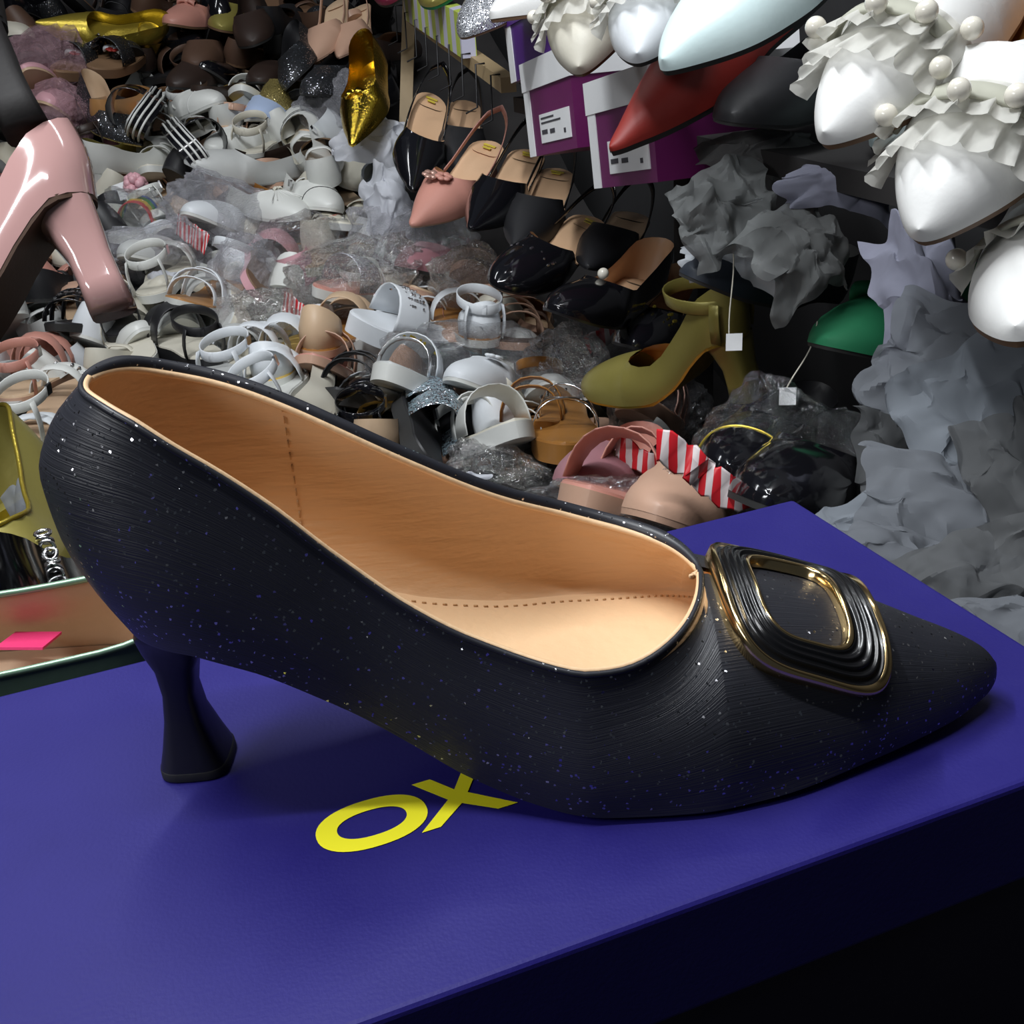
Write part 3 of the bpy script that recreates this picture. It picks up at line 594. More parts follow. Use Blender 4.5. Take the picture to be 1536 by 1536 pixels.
            for q in range(a[2] if len(a) > 2 else 26):
                ar = arch(D, x + rnd.uniform(-1.3, 1.3), 0, (a[3] if len(a) > 3 else 4.2)); pts.append(ar[rnd.randrange(3, 10)] + np.array([0, 0, .001]))
            gems(pts, .0022, M(mm), root, 'crystal')
        elif k == 'toecap':
            b = MB(); xx = a[0]; xs_, (A_, B_) = upper_grids(D, xs=np.array([xx - .05, xx, xx + .05]), m=14); pts = [q * .01 for q in A_[1]] + [q * .01 for q in B_[1][::-1][1:]]; b.tube(pts, .0009, 5).build('stitched_seam', M(a[1]), root)
        elif k == 'rim':
            xs_, (A_, B_) = upper_grids(D, 24, 12, 8); kk = int(np.searchsorted(xs_, D['xt'] - 1e-6)) + 1
            MB().tube([A_[i, -1] * .01 for i in range(kk)] + [B_[i, -1] * .01 for i in range(kk - 2, 0, -1)], .0014, 6, True).build('topline_binding', M(a[0]), root)
        elif k == 'stripes':
            for q in range(3):
                xx, wn, wf, zt = outline_ring(D, -.05, -.5 - q * 1.0, n=22); pts = [np.array([xx[i], -wn[i], zt[i]]) for i in range(22)] + [np.array([xx[i], wf[i], zt[i]]) for i in range(20, 0, -1)]
                MB().tube(pts, .0021, 6, True).build('sole_stripe', M(a[0]), root)
        elif k == 'pleats':
            b = MB()
            for j in range(-3, 4): b.tube([np.array([15.6 + q * .9, j * (.10 + q * .24), float(hermite(D['ridge'], np.array([15.6 + q * .9]))[0]) - .05 * abs(j) * q * .55 - .05]) * .01 for q in range(5)], [.0018, .0016, .0013, .001, .0006], 6)
            b.build('pleats', mu, root)
        elif k == 'logo':
            for q in range(2): MB().box((.016 + q * .009, -.009 + q * .003, .01 * (H + .28)), (.021 + q * .009, .009 - q * .003, .01 * (H + .36))).build('print_mark', M('goldprint'), root, False)
        elif k == 'flower':
            b = MB(); c = np.array([a[0], a[1], float(hermite(D['ridge'], np.array([a[0]]))[0]) + .5]) * .01
            for q in range(6): an = q * math.pi / 3; b.sphere(c + np.array([math.cos(an), math.sin(an), 0]) * .007, .0055, 5, 8, (1, 1, .45))
            b.build('flower', M(a[2]), root)
    return D
def heapz(x, y):
    return -.35 + .22 * max(0.0, y - 1.0)**1.86
def heap_depth(u, v):
    r = ray(u, v); lo, hi = .5, 4.0
    for _ in range(40):
        m = (lo + hi) / 2; p = CAM0 + r * m
        if p[2] > heapz(p[0], p[1]): lo = m
        else: hi = m
    return lo
def frame(heel, toe, up, d, L, H, sgn, high=0):
    hp, tp = np.array([.6, 0, H + 1.6]) * .01, np.array([L - .6, 0, 1.4]) * .01; r = tp - hp; ln = np.linalg.norm(r)
    px = math.hypot(toe[0] - heel[0], toe[1] - heel[1])
    if d is None: d = heap_depth((heel[0] + toe[0]) / 2, (heel[1] + toe[1]) / 2) - .03 - high
    im = px * d / FPX
    if im >= ln * .97: o = .24 * ln; d = d * (ln * .97) / im
    else: o = math.sqrt(max(ln**2 - im**2, 0))
    A, B = P(heel[0], heel[1], d - o * .5 * sgn), P(toe[0], toe[1], d + o * .5 * sgn)
    E1 = (B - A) / np.linalg.norm(B - A); U = camdir(up); E3 = U - E1 * (U @ E1); E3 /= np.linalg.norm(E3); E2 = np.cross(E3, E1)
    e1 = r / ln; e3 = np.array([0, 0, 1.]) - e1 * e1[2]; e3 /= np.linalg.norm(e3); e2 = np.cross(e3, e1)
    Rm = np.outer(E1, e1) + np.outer(E2, e2) + np.outer(E3, e3)
    c = (A + B) / 2 - Rm @ ((hp + tp) / 2)
    return Matrix([[*Rm[0], c[0]], [*Rm[1], c[1]], [*Rm[2], c[2]], [0, 0, 0, 1]])
PLACED = []
def put(name, kind, cols, hpx, tpx, up, label, d=None, sgn=1, H=.8, L=23.5, group=None, high=0, cat='shoe', **kw):
    mw = frame(hpx, tpx, up, d, L, H, sgn, high); root = empty(name, label, cat, group, mw)
    shoe(name, kind, cols, root, H=H, L=L, **kw); PLACED.append(((hpx[0] + tpx[0]) / 2, (hpx[1] + tpx[1]) / 2, label)); return root
def lat(x, y, seed):
    """creased sheet: random heights on a triangle lattice, flat between the creases"""
    x, y = x + seed * 3.17, y + seed * 1.71; i, j = math.floor(x), math.floor(y); f, g = x - i, y - j
    h = lambda a, b: random.Random(a * 7919 + b * 104729 + int(seed) * 31).uniform(-.5, .5)
    if (i * 3 + j) % 2: 
        return h(i, j) * (1 - f - g) + h(i + 1, j) * f + h(i, j + 1) * g if f + g < 1 else h(i + 1, j + 1) * (f + g - 1) + h(i, j + 1) * (1 - f) + h(i + 1, j) * (1 - g)
    return h(i, j) * (1 - f) + h(i + 1, j) * (f - g) + h(i + 1, j + 1) * g if f > g else h(i, j) * (1 - g) + h(i, j + 1) * (g - f) + h(i + 1, j + 1) * f
def sharp(o, ang=.38):
    bm = bmesh.new(); bm.from_mesh(o.data)
    for e in bm.edges:
        if len(e.link_faces) == 2 and e.calc_face_angle(0) > ang: e.smooth = False
    bm.to_mesh(o.data); bm.free(); return o
def bag(u, v, d, size, label, seed=0, mat_=None, rot=0, name='plastic_bag', amp=.16, cat='bag', tail=None, det=52):
    """crumpled film wrapped round whatever is in it"""
    if d is None: d = heap_depth(u, v) - .05
    c = P(u, v, d); ax = camdir((math.cos(rot), math.sin(rot), 0)); az = camdir((0, .25, 1)); az -= ax * (az @ ax); az /= np.linalg.norm(az); ay = np.cross(az, ax)
    G = []; n, m = det // 2 + 4, det
    for i in range(n + 1):
        row = []
        for j in range(m):
            th, ph = math.pi * i / n, 2 * math.pi * j / m
            q = Vector((math.cos(th), math.sin(th) * math.cos(ph), math.sin(th) * math.sin(ph)))
            f = q * 1.6 + Vector((seed * 3.7, seed, 0)); k = 1 + amp * 1.6 * (noise.noise(f)) + amp * abs(noise.noise(f * 2.3)) * 1.5 + amp * .35 * noise.noise(f * 5) + amp * .55 * lat(q[0] * 3.1 + q[2], ph * 1.6 + q[0], seed) + amp * .3 * lat(q[0] * 7 - q[1], ph * 3.7, seed + 9)
            s_ = [math.copysign(abs(a)**.75, a) for a in q]
            row.append(c + (ax * s_[0] * size[0] + ay * s_[1] * size[1] + az * s_[2] * size[2]) * k)
        G.append(row)
    o = MB().grid(G, True).build(name, mat_ or film_mat('clear_film'), None)
    sharp(o, .22)
    return tag(o, label, cat)
# ---------------------------------------------------------------- the pile itself and the room
def shop():
    W = leather('dark_wall', (.03, .03, .032), .8); Fm = leather('dark_floor', (.035, .03, .028), .8)
    structure(MB().box((-2.6, 3.6, -.75), (1.6, 3.68, 2.2)).build('wall_back', W, None, False))
    structure(MB().box((-2.68, -1.0, -.75), (-2.6, 3.68, 2.2)).build('wall_left', W, None, False))
    structure(MB().box((-2.68, -1.0, -.83), (2.2, 3.68, -.75)).build('floor', Fm, None, False))
    a = math.atan2(-.3, 1.0)
    o = MB().box((0, -1.2, -.75), (.06, 4.2, 2.2)).build('wall_right', W, None, False); o.location = (.93, 0, 0); o.rotation_euler = (0, 0, .29); structure(o)
    G = []
    for j in range(46):
        y = .75 + j * .06; row = []
        for i in range(60):
            x = -1.9 + i * .05; x = min(x, .82 - .299 * y); z = heapz(x, y) - .11 + .05 * noise.noise(Vector((x * 5, y * 5, 0))) - .02
            row.append((x, y, max(z, -.745)))
        G.append(row)
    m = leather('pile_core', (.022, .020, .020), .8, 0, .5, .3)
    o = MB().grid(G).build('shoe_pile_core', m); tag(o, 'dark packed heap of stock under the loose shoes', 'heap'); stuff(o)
    # dark counter below the box
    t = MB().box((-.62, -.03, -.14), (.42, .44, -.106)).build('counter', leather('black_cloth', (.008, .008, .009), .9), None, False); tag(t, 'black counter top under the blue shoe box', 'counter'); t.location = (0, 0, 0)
shop()
# ---------------------------------------------------------------- loose shoes, from the far top left of the pile down to the box
LO = dict(toe='round')
put('ankle_pump', 'pump', ('gold', 'gold', 'brownsole', 'gold'), (236, 44), (66, 33), (.1, .25, .95), 'crinkled gold pointed pump lying on top of the pile beside the pink bags', H=5, heel='block', toe='point', sgn=-1)
put('slide_sandal', 'slide', ('blackglit', 'leopard', 'brownsole'), (176, 72), (86, 116), (.1, .7, .65), 'leopard print slide with red flower and bow, tilted towards the pink bags', sgn=-1, straps=[(16, 1, 4.2, 5.0)], bed=1.8, extra=(('flower', 17, .5, 'red'), ('bow', 'coolwhite', 16, 1.6)))
put('slide_sandal', 'slide', ('blackglit', 'leopard', 'brownsole'), (232, 62), (140, 112), (.1, .7, .65), 'leopard print slide with red flower, beside the dark brown shoes', sgn=-1, straps=[(16, 1, 4.2, 5.0)], bed=1.8, extra=(('flower', 17, .5, 'red'), ('bow', 'coolwhite', 16, 1.4)))
put('ballet_flat', 'flat', ('ivory', 'ivory', 'rubber'), (-10, 62), (38, 46), (.2, .8, .5), 'cream flat at the top left edge above the pink bags', sgn=-1)
put('pump', 'pump', ('black', 'black', 'rubber'), (-40, 20), (55, 28), (.0, .8, .5), 'black pump at the top left corner of the pile', H=5, heel='block')
put('pump', 'pump', ('patent', 'black', 'rubber'), (20, 5), (110, 18), (.0, .8, .5), 'black glossy pump above the tip of the crinkled gold pump', H=3, heel='block', toe='point', high=-.05)
put('flat_shoe', 'flat', ('pink', 'pink', 'sand'), (92, 170), (40, 105), (-.2, .5, .8), 'pale pink shoe showing inside a clear bag at the far left', sgn=-1, extra=('bow',))
put('flat_shoe', 'flat', ('pink', 'rose', 'sand'), (110, 175), (75, 150), (.4, .5, .8), 'pink shoe under the clear bag, next to the dark glitter toe', sgn=-1, extra=(('gems', 16, 'silver', 18),))
put('pointed_pump', 'pump', ('blackglit', 'sand', 'goldglit', 'black'), (120, 128), (222, 224), (.55, .45, .6), 'dark grey glitter pump with pointed toe aimed down right', H=4, heel='block', toe='point', sgn=-1, high=.06)
put('flat_shoe', 'flat', ('tan', 'sand', 'brownsole'), (150, 175), (222, 138), (0, .7, .7), 'tan shoe with striped insole behind the dark glitter pump', sgn=1, extra=('logo',))
put('platform_slide', 'slide', ('patent', 'greywhite', 'patent'), (238, 150), (214, 196), (-.8, .3, .55), 'black slide with white striped sole, upper one of the striped pair', sgn=-1, bed=3.4, straps=[(15, 0, 4.6, 5.0)], extra=(('stripes', 'white'),), high=.06)
put('platform_slide', 'slide', ('patent', 'greywhite', 'patent'), (258, 196), (290, 246), (.75, -.1, .65), 'black slide with white striped sole, lower one of the striped pair', sgn=-1, bed=3.4, straps=[(15, 0, 4.6, 5.0)], extra=(('stripes', 'white'),), high=.10)
put('mary_jane', 'flat', ('white', 'sand', 'white'), (246, 172), (330, 146), (.05, .75, .65), 'white mary jane with a pleated toe and upright strap', sgn=-1, H=1, extra=(('strap', 8), ('toecap', 18, 'greywhite')), high=.03)
put('ballet_flat', 'flat', ('white', 'yellow', 'white'), (330, 185), (372, 128), (-.1, .5, .85), 'white flat with a yellow insole, seen from above its heel', sgn=1, H=.8)
put('ballet_flat', 'flat', ('darkbrown', 'brownsole', 'rubber'), (300, 155), (365, 122), (0, .7, .7), 'dark brown flat above the white flat with yellow insole', sgn=1)
put('strap_flat', 'flat', ('white', 'insole', 'white'), (425, 205), (318, 218), (0, .7, .7), 'white pleated flat with a thin strap, toe facing the striped slides', sgn=-1, H=1, extra=(('strap', 9), 'pleats'), high=.02)
put('block_heel_pump', 'pump', ('greywhite', 'darkbrown', 'greywhite', 'greywhite'), (452, 246), (292, 240), (.0, .75, .6), 'off white pump with wide block heel lying in the middle of the white shoes', sgn=-1, H=3.4, heel='block', high=.07)
put('block_heel_pump', 'pump', ('white', 'olive', 'white', 'white'), (142, 242), (262, 214), (.1, .7, .6), 'ivory pump with a white block heel behind the pink glossy pump', sgn=1, H=3.6, heel='block', high=.04)
put('loafer', 'flat', ('white', 'ivory', 'white'), (480, 262), (432, 160), (-.5, .25, .8), 'white loafer with a seamed toe standing on end under the gold wrapped shoe', sgn=1, H=1, extra=(('toecap', 16.5, 'black'), ('toecap', 17.2, 'black'), 'strap'), high=.04)
put('loafer', 'flat', ('coolwhite', 'ivory', 'white'), (500, 200), (455, 148), (-.5, .4, .7), 'white loafer toe behind the seamed white loafer', sgn=1, H=1, extra=('bow',))
put('strap_flat', 'flat', ('white', 'insole', 'white'), (486, 268), (478, 214), (-.1, .65, .75), 'white flat with brown insole and slanting strap, heel towards the lens', sgn=1, H=1, extra=(('strap', 9, 1.0),), high=.07)
put('bow_flat', 'flat', ('white', 'cognac', 'white'), (345, 292), (462, 322), (.1, .85, .5), 'white flat with a gathered knot on its toe', sgn=-1, H=.8, extra=('pleats', ('bow', 'ivory', 15.8, .7)), high=.05)
put('seamed_flat', 'flat', ('white', 'insole', 'white'), (440, 282), (500, 308), (.3, .75, .6), 'white flat with a dark seam round its toe, right of the knotted flat', sgn=-1, H=.8, extra=(('toecap', 18.5, 'black'), ('strap', 9)), high=.03)
put('ballet_flat', 'flat', ('goldglit', 'gold', 'goldglit'), (455, 120), (402, 156), (0, .6, .7), 'gold flat behind the white loafers', sgn=-1)
put('ballet_flat', 'flat', ('paleblue', 'coolwhite', 'white'), (425, 158), (385, 172), (0, .7, .7), 'pale blue white flat between the yellow insole flat and the loafers', sgn=-1)
put('strap_sandal', 'sandal', ('ivory', 'ivory', 'white'), (370, 225), (415, 190), (0, .7, .7), 'ivory sandal with thin white straps above the block heel pump', sgn=1, straps=[(15, 1, 4, 1.2), (18, -1, 3, 1.2)], extra=(('ankle', 6),), bed=1)
put('strap_flat', 'flat', ('ivory', 'olive', 'ivory'), (470, 360), (520, 320), (-.1, .7, .7), 'ivory flat with an olive lining below the seamed flat', sgn=1, extra=(('strap', 8),))
put('bow_sandal', 'slide', ('ivory', 'ivory', 'greywhite'), (510, 330), (565, 340), (0, .7, .7), 'ivory slide with ribbon bow left of the white wrapped shoe', sgn=1, straps=[(16, 0, 4, 4)], extra=(('bow', 'ivory', 16, 2.0),))
put('pointed_flat', 'pump', ('greywhite', 'darkbrown', 'greywhite'), (590, 330), (535, 372), (.1, .8, .6), 'grey white pointed flat lying under the black sling shoe', sgn=-1, toe='point', H=1)
put('tall_shoe', 'flat', ('coolwhite', 'coolwhite', 'white'), (575, 310), (572, 235), (-.2, .2, 1), 'white shoe stuffed into tissue behind the tip of the black sling shoe', sgn=1)
put('crystal_sandal', 'slide', ('ivory', 'sand', 'ivory'), (450, 400), (520, 358), (0, .7, .7), 'ivory slide with rows of stones above the crinkled clear bag', sgn=1, straps=[(15, 0, 4.6, 2), (17.4, 0, 4.2, 1.6), (19.5, 0, 3.4, 1.2)], extra=(('gems', 16.5, 'silver', 30),), bed=1.6)
put('platform_slide', 'slide', ('pink', 'brownsole', 'pink'), (385, 432), (410, 372), (.75, .3, .5), 'pink edged slide standing on its side', sgn=1, straps=[(16, 0, 4, 5)], bed=1.4, high=.02)
put('ballet_flat', 'flat', ('pink', 'rose', 'pink'), (445, 415), (440, 352), (-.2, .6, .7), 'pink flat right of the pink edged slide', sgn=1)
put('strap_sandal', 'sandal', ('white', 'ivory', 'white'), (224, 440), (272, 392), (-.1, .75, .65), 'white sandal with a wide looped ankle strap beside the pink heel', sgn=1, straps=[(15, 1, 4.3, 1.6), (17.5, -1, 3.6, 1.6)], extra=(('ankle', 7),), bed=1.4, high=.03)
put('wedge_sandal', 'sandal', ('coolwhite', 'tan', 'white'), (352, 420), (268, 455), (.2, .85, .5), 'white sandal with tall crossed straps and tan lining', sgn=-1, H=3, heel='wedge', straps=[(14, 3, 4.6, 1.5), (16, -3, 4.4, 1.5), (18, 0, 3.2, 1.4)], extra=(('ankle', 7.5), ('counter', 6)), high=.05)
put('platform_sandal', 'slide', ('ivory', 'greywhite', 'ivory'), (352, 500), (330, 448), (-.7, .35, .6), 'ivory platform slide seen from its curved sole edge', sgn=1, bed=2.8, straps=[(16, 0, 4.2, 4, 'greywhite')])
put('crystal_sandal', 'sandal', ('patent', 'black', 'rubber'), (178, 470), (88, 490), (.0, .8, .6), 'black sandal with crossed rows of clear stones', sgn=-1, straps=[(14, 2, 4.6, 1.3), (15.5, -2, 4.6, 1.3), (17.5, 2, 3.8, 1.3), (19, -2, 3.2, 1.2)], extra=(('gems', 16.5, 'silver', 44), ('ankle', 6)), bed=1.2)
put('strap_sandal', 'sandal', ('black', 'black', 'rubber'), (190, 500), (140, 440), (0, .7, .7), 'plain black sandal behind the black stone sandal', sgn=1, straps=[(15, 0, 4.4, 1.6), (18, 0, 3.6, 1.6)], extra=(('ankle', 6),))
put('fur_slide', 'slide', ('ivory', 'ivory', 'white'), (210, 545), (185, 478), (-.1, .7, .7), 'white fluffy slide next to the buckled black sandal', sgn=1, straps=[(16, 0, 4.6, 6)], bed=1.4, high=.02)
put('buckle_sandal', 'sandal', ('black', 'ivory', 'black'), (318, 545), (238, 500), (.1, .8, .6), 'black sandal with a large silver buckle strap', sgn=1, straps=[(13, 0, 5, 3), (17, 0, 4.0, 2.4)], bed=2.2, extra=(('ankle', 6),), high=.02)
put('strap_flat', 'flat', ('ivory', 'ivory', 'white'), (150, 555), (240, 530), (0, .85, .5), 'ivory flat with rounded edge behind the counter of the black pump', sgn=1, extra=(('strap', 8),), high=-.02)
put('strap_sandal', 'sandal', ('rose', 'sand', 'nude'), (20, 590), (90, 540), (.0, .75, .6), 'rose tan sandal with curled straps at the left', sgn=1, straps=[(13, 0, 5.4, 2.4), (17, 0, 4.4, 2.4)], extra=(('ankle', 6.5),), high=.03)
put('strap_sandal', 'sandal', ('white', 'insole', 'ivory'), (30, 655), (128, 575), (.0, .8, .6), 'white sandal with a broad ankle strap beside the counter of the black pump', sgn=1, straps=[(14, 0, 4.8, 1.6), (17, 1, 4.0, 1.6)], extra=(('ankle', 7), ('gems', 16, 'silver', 24)), high=.06)
put('wedge_sandal', 'sandal', ('coolwhite', 'ivory', 'ivory'), (-10, 700), (90, 650), (.0, .8, .6), 'white layered wedge sandal above the olive gold shoe', sgn=1, H=3, heel='wedge', straps=[(14, 0, 4.6, 1.6), (17, 0, 3.8, 1.6)], high=.08)
put('crystal_sandal', 'sandal', ('greywhite', 'greywhite', 'white'), (-20, 610), (40, 590), (.0, .8, .6), 'grey sandal with clear stones at the left edge', sgn=1, straps=[(15, 0, 4.6, 2), (18, 0, 3.8, 2)], extra=(('gems', 16, 'silver', 34),), high=.05)
# white sandals behind the far topline
put('platform_slide', 'slide', ('coolwhite', 'coolwhite', 'coolwhite'), (728, 522), (530, 492), (.05, .8, .6), 'white platform slide with a glittering band, resting on the other white sandals', sgn=-1, bed=2.6, straps=[(16.4, 0, 4.6, 5.2)], extra=(('gems', 16.4, 'silver', 60, 4.7), ), high=.06)
put('strap_sandal', 'sandal', ('coolwhite', 'cognac', 'white'), (730, 505), (668, 468), (.1, .8, .6), 'white sandal with a closed heel cup, behind the white platform slide', sgn=1, extra=(('ankle', 6.5), ('counter', 5)), straps=[(16, 0, 4, 2)], high=.04)
put('platform_slide', 'slide', ('coolwhite', 'greywhite', 'white'), (660, 590), (582, 565), (.0, .65, .75), 'white platform sandal with a brooch strap, below the white platform slide', sgn=-1, bed=2.2, straps=[(15.2, 0, 4.8, 3.0), (18, .5, 4.0, 1.2, 'silver')], extra=(('gems', 17, 'gold', 12),), high=.05)
put('closed_sandal', 'flat', ('coolwhite', 'coolwhite', 'white'), (778, 585), (690, 560), (-.05, .7, .7), 'white closed shoe packed with tissue, beside the brown sandals', sgn=-1, extra=(('strap', 10, .6), ('flower', 17, 1.5, 'coolwhite')), high=.05)
put('strap_sandal', 'sandal', ('coolwhite', 'ivory', 'white'), (330, 570), (420, 520), (-.1, .75, .6), 'white sandal with rounded strap loops, nearest the black pump collar', sgn=1, straps=[(13, 0, 5, 1.8), (16.5, 0, 4.2, 1.8)], extra=(('ankle', 6), ('gems', 15, 'silver', 16)), high=.05)
put('strap_sandal', 'sandal', ('coolwhite', 'yellow', 'white'), (400, 565), (455, 508), (-.1, .75, .6), 'white sandal with a wide curled band and yellow lining', sgn=1, straps=[(12, 0, 5.4, 3.4), (16.5, 0, 4.2, 2)], extra=(('counter', 5),), high=.04)
put('strap_sandal', 'sandal', ('coolwhite', 'white', 'white'), (392, 612), (432, 560), (-.3, .75, .6), 'white sandal in front of the curled band sandal', sgn=1, straps=[(13, 0, 5.2, 2.2), (17, 0, 4, 2)], extra=(('ankle', 6),), high=.08)
put('closed_sandal', 'flat', ('ivory', 'ivory', 'ivory'), (468, 622), (450, 550), (-.55, .55, .6), 'ivory flat tipped on its side with a flower trim', sgn=1, extra=(('flower', 17, 1, 'ivory'), ('flower', 15.5, 2.2, 'ivory')), high=.06)
put('crystal_sandal', 'slide', ('greywhite', 'greywhite', 'white'), (318, 560), (372, 530), (0, .75, .6), 'clear stone slide touching the black pump collar', sgn=1, straps=[(15, 0, 4.6, 2), (17.5, 0, 4, 2)], extra=(('gems', 16, 'silver', 50),), high=.04)
put('strap_sandal', 'sandal', ('sand', 'cognac', 'nude'), (470, 520), (540, 480), (0, .8, .6), 'tan sandal left of the white platform slide', sgn=1, straps=[(14, 0, 5, 2.6), (17.5, 0, 4, 2.4)], extra=(('counter', 6),), high=.03)
put('strap_sandal', 'sandal', ('nude', 'rose', 'nude'), (520, 570), (470, 540), (.1, .75, .6), 'nude sandal below the tan sandal', sgn=-1, straps=[(14, 0, 5, 2), (17.5, 0, 4, 2)])
put('strap_sandal', 'sandal', ('black', 'black', 'rubber'), (575, 590), (505, 600), (0, .75, .6), 'black sandal between the ivory flat and the brooch sandal', sgn=-1, straps=[(13, 0, 5, 1.8), (15.5, 0, 4.7, 1.8), (18, 0, 3.8, 1.8)], bed=2)
put('strap_sandal', 'sandal', ('patent', 'black', 'rubber'), (540, 665), (560, 605), (0, .75, .6), 'black glossy sandal with a round strap loop behind the collar', sgn=1, straps=[(14, 0, 5, 1.8), (17, 0, 4, 1.6)], extra=(('ankle', 6),))
put('glitter_sandal', 'sandal', ('blueglit', 'black', 'rubber'), (640, 690), (622, 612), (.75, .35, .55), 'black sandal with a broad silver blue glitter band, turned on its side', sgn=1, straps=[(11, 0, 4.9, 5.4), (17.2, 0, 4.2, 5.2)], bed=2, high=.06)
put('ballet_flat', 'flat', ('sand', 'yellow', 'sand'), (560, 668), (585, 620), (0, .85, .5), 'tan flat seen into its heel, just behind the black pump collar', sgn=1, high=.04)
put('ankle_sandal', 'sandal', ('cognac', 'tan', 'cognac', 'cognac'), (815, 600), (790, 640), (-.1, .75, .6), 'brown sandal with a standing ankle cuff', sgn=-1, H=2, heel='block', straps=[(14, 1, 5, 2.2), (17.5, 0, 4, 2)], extra=(('ankle', 6.5), ('counter', 6)), high=.04)
put('toe_sandal', 'sandal', ('silver', 'cognac', 'cognac'), (845, 610), (848, 690), (0, .75, .65), 'brown thong sandal with silver chain straps, toe towards the lens', sgn=-1, bed=2.4, straps=[(11, 3, 4.2, .6), (16, -2, 3.6, .6), (14, 5, 3.2, .5)], extra=(('gems', 15, 'silver', 12),), high=.06)
put('ring_sandal', 'sandal', ('white', 'ivory', 'white'), (690, 672), (775, 650), (0, .8, .6), 'white glossy slide with a rounded band beside the brown sandals', sgn=-1, straps=[(15.5, 0, 4.6, 5.0), (9, 0, 5.2, 1.6)], extra=(('ankle', 5.5),), bed=2, high=.06)
put('strap_sandal', 'sandal', ('nude', 'brown', 'nude'), (735, 470), (790, 520), (.1, .75, .6), 'nude sandal with thin straps under the black crystal shoe', sgn=-1, straps=[(14, 1, 4.8, 1.4), (16.5, -1, 4.2, 1.4), (18.5, 0, 3.4, 1.3)], extra=(('ankle', 6),), high=.02)
put('rib_slide', 'slide', ('rosegold', 'nude', 'nude'), (1010, 655), (955, 610), (.0, .7, .7), 'rose slide with ribbed bands in a clear bag', sgn=-1, straps=[(12, 0, 5, 2), (14.2, 0, 4.9, 2), (16.4, 0, 4.6, 2), (18.6, 0, 3.9, 2)], bed=2, high=.02)
put('strap_sandal', 'sandal', ('rose', 'rose', 'nude'), (970, 735), (880, 760), (.05, .8, .6), 'rose shoe in a clear bag behind the pump throat', d=.95, sgn=-1, straps=[(15, 0, 4.6, 5), (9, 0, 5, 3)], bed=2)
put('ballet_flat', 'flat', ('nude', 'sand', 'nude'), (1075, 745), (990, 760), (.05, .8, .6), 'nude flat in a clear bag against the blue box', d=.85, sgn=-1, H=1)
put('pump', 'pump', ('mauve', 'rose', 'brownsole'), (960, 690), (870, 720), (.05, .8, .6), 'dusty mauve shoe beneath the red striped ribbon', d=1.05, sgn=-1, H=1)
put('wedge_pump', 'pump', ('patent', 'black', 'rubber', 'black'), (1210, 640), (1090, 700), (.1, .8, .5), 'black glossy shoe with a gold cord edge in clear film behind the blue box', d=.86, sgn=-1, H=1.2, extra=(('toecap', 19, 'gold'),))
put('pump', 'pump', ('patent', 'black', 'rubber', 'black'), (1260, 690), (1150, 745), (.1, .8, .5), 'black shoe pressed against the far corner of the blue box', d=.78, sgn=-1, H=1.2)
# dark shoes and hanging shoes at the top middle
put('brown_flat', 'flat', ('rose', 'brown', 'brownsole'), (330, 20), (255, 30), (0, .6, .8), 'pinkish brown shoe with a ruffled edge at the top', sgn=-1, extra=('bow',))
put('brown_flat', 'flat', ('olive', 'brown', 'brownsole'), (365, 0), (330, 42), (.2, .5, .8), 'olive brown shoe touching the pale blue background', sgn=-1)
put('brown_flat', 'flat', ('brown', 'brown', 'brownsole'), (325, 62), (290, 95), (0, .6, .8), 'brown round toe shoe with a pale lining', sgn=-1)
put('brown_flat', 'flat', ('darkbrown', 'brownsole', 'rubber'), (340, 95), (260, 125), (0, .7, .7), 'dark brown flat below the pale blue background', sgn=-1)
put('ankle_boot', 'flat', ('darkbrown', 'darkbrown', 'rubber'), (380, 0), (378, 68), (0, -.1, 1), 'dark brown shoe hanging in front of the pale blue background', sgn=-1, high=.1)
put('pump', 'pump', ('black', 'black', 'rubber'), (400, 40), (440, 10), (0, .6, .8), 'black pump in the dark part of the pile behind the glitter heels', sgn=1, H=5, heel='block')
put('pump', 'pump', ('darkbrown', 'black', 'rubber'), (430, 80), (385, 120), (0, .6, .8), 'very dark brown pump under the hanging dark shoe', sgn=-1, H=4, heel='block')
put('glitter_pump', 'pump', ('blackglit', 'black', 'rubber', 'blackglit'), (458, 55), (432, 125), (-.5, .1, .85), 'black glitter shoe hanging upright left of the nude heels', sgn=-1, H=1.5, toe='round', high=.1)
put('glitter_pump', 'pump', ('blackglit', 'black', 'rubber', 'blackglit'), (530, 95), (462, 138), (-.1, .6, .8), 'black glitter shoe pointing left under the nude heels', sgn=-1, H=1.5, toe='round', high=.1)
put('nude_sandal', 'sling', ('nude', 'sand', 'nude', 'nude'), (508, -20), (462, 100), (-.4, .1, .85), 'nude sling shoe hanging with its gold ring at the top', sgn=-1, H=4, heel='stiletto', toe='point', high=.12)
put('nude_sandal', 'sling', ('nude', 'sand', 'nude', 'nude'), (540, -10), (505, 90), (-.3, .1, .85), 'nude sling shoe hanging behind the gold wrapped shoe', sgn=-1, H=4, heel='stiletto', toe='point', high=.1)
put('wrapped_pump', 'pump', ('goldfoil', 'goldfoil', 'goldfoil', 'goldfoil'), (560, 70), (524, 224), (-.35, .05, .9), 'shiny gold pointed shoe hanging toe down over the white shoes', d=1.78, sgn=-1, H=3.0, heel='stiletto', toe='point', extra=(('bow', 'goldfoil', 14, 1.2),))
put('sling_pump', 'sling', ('patent', 'peach', 'black', 'patent'), (655, 120), (618, 292), (.25, .0, .95), 'black sling shoe hanging toe down from the wooden rail', d=1.66, sgn=-1, H=4, heel='spool', toe='point', extra=('logo',))
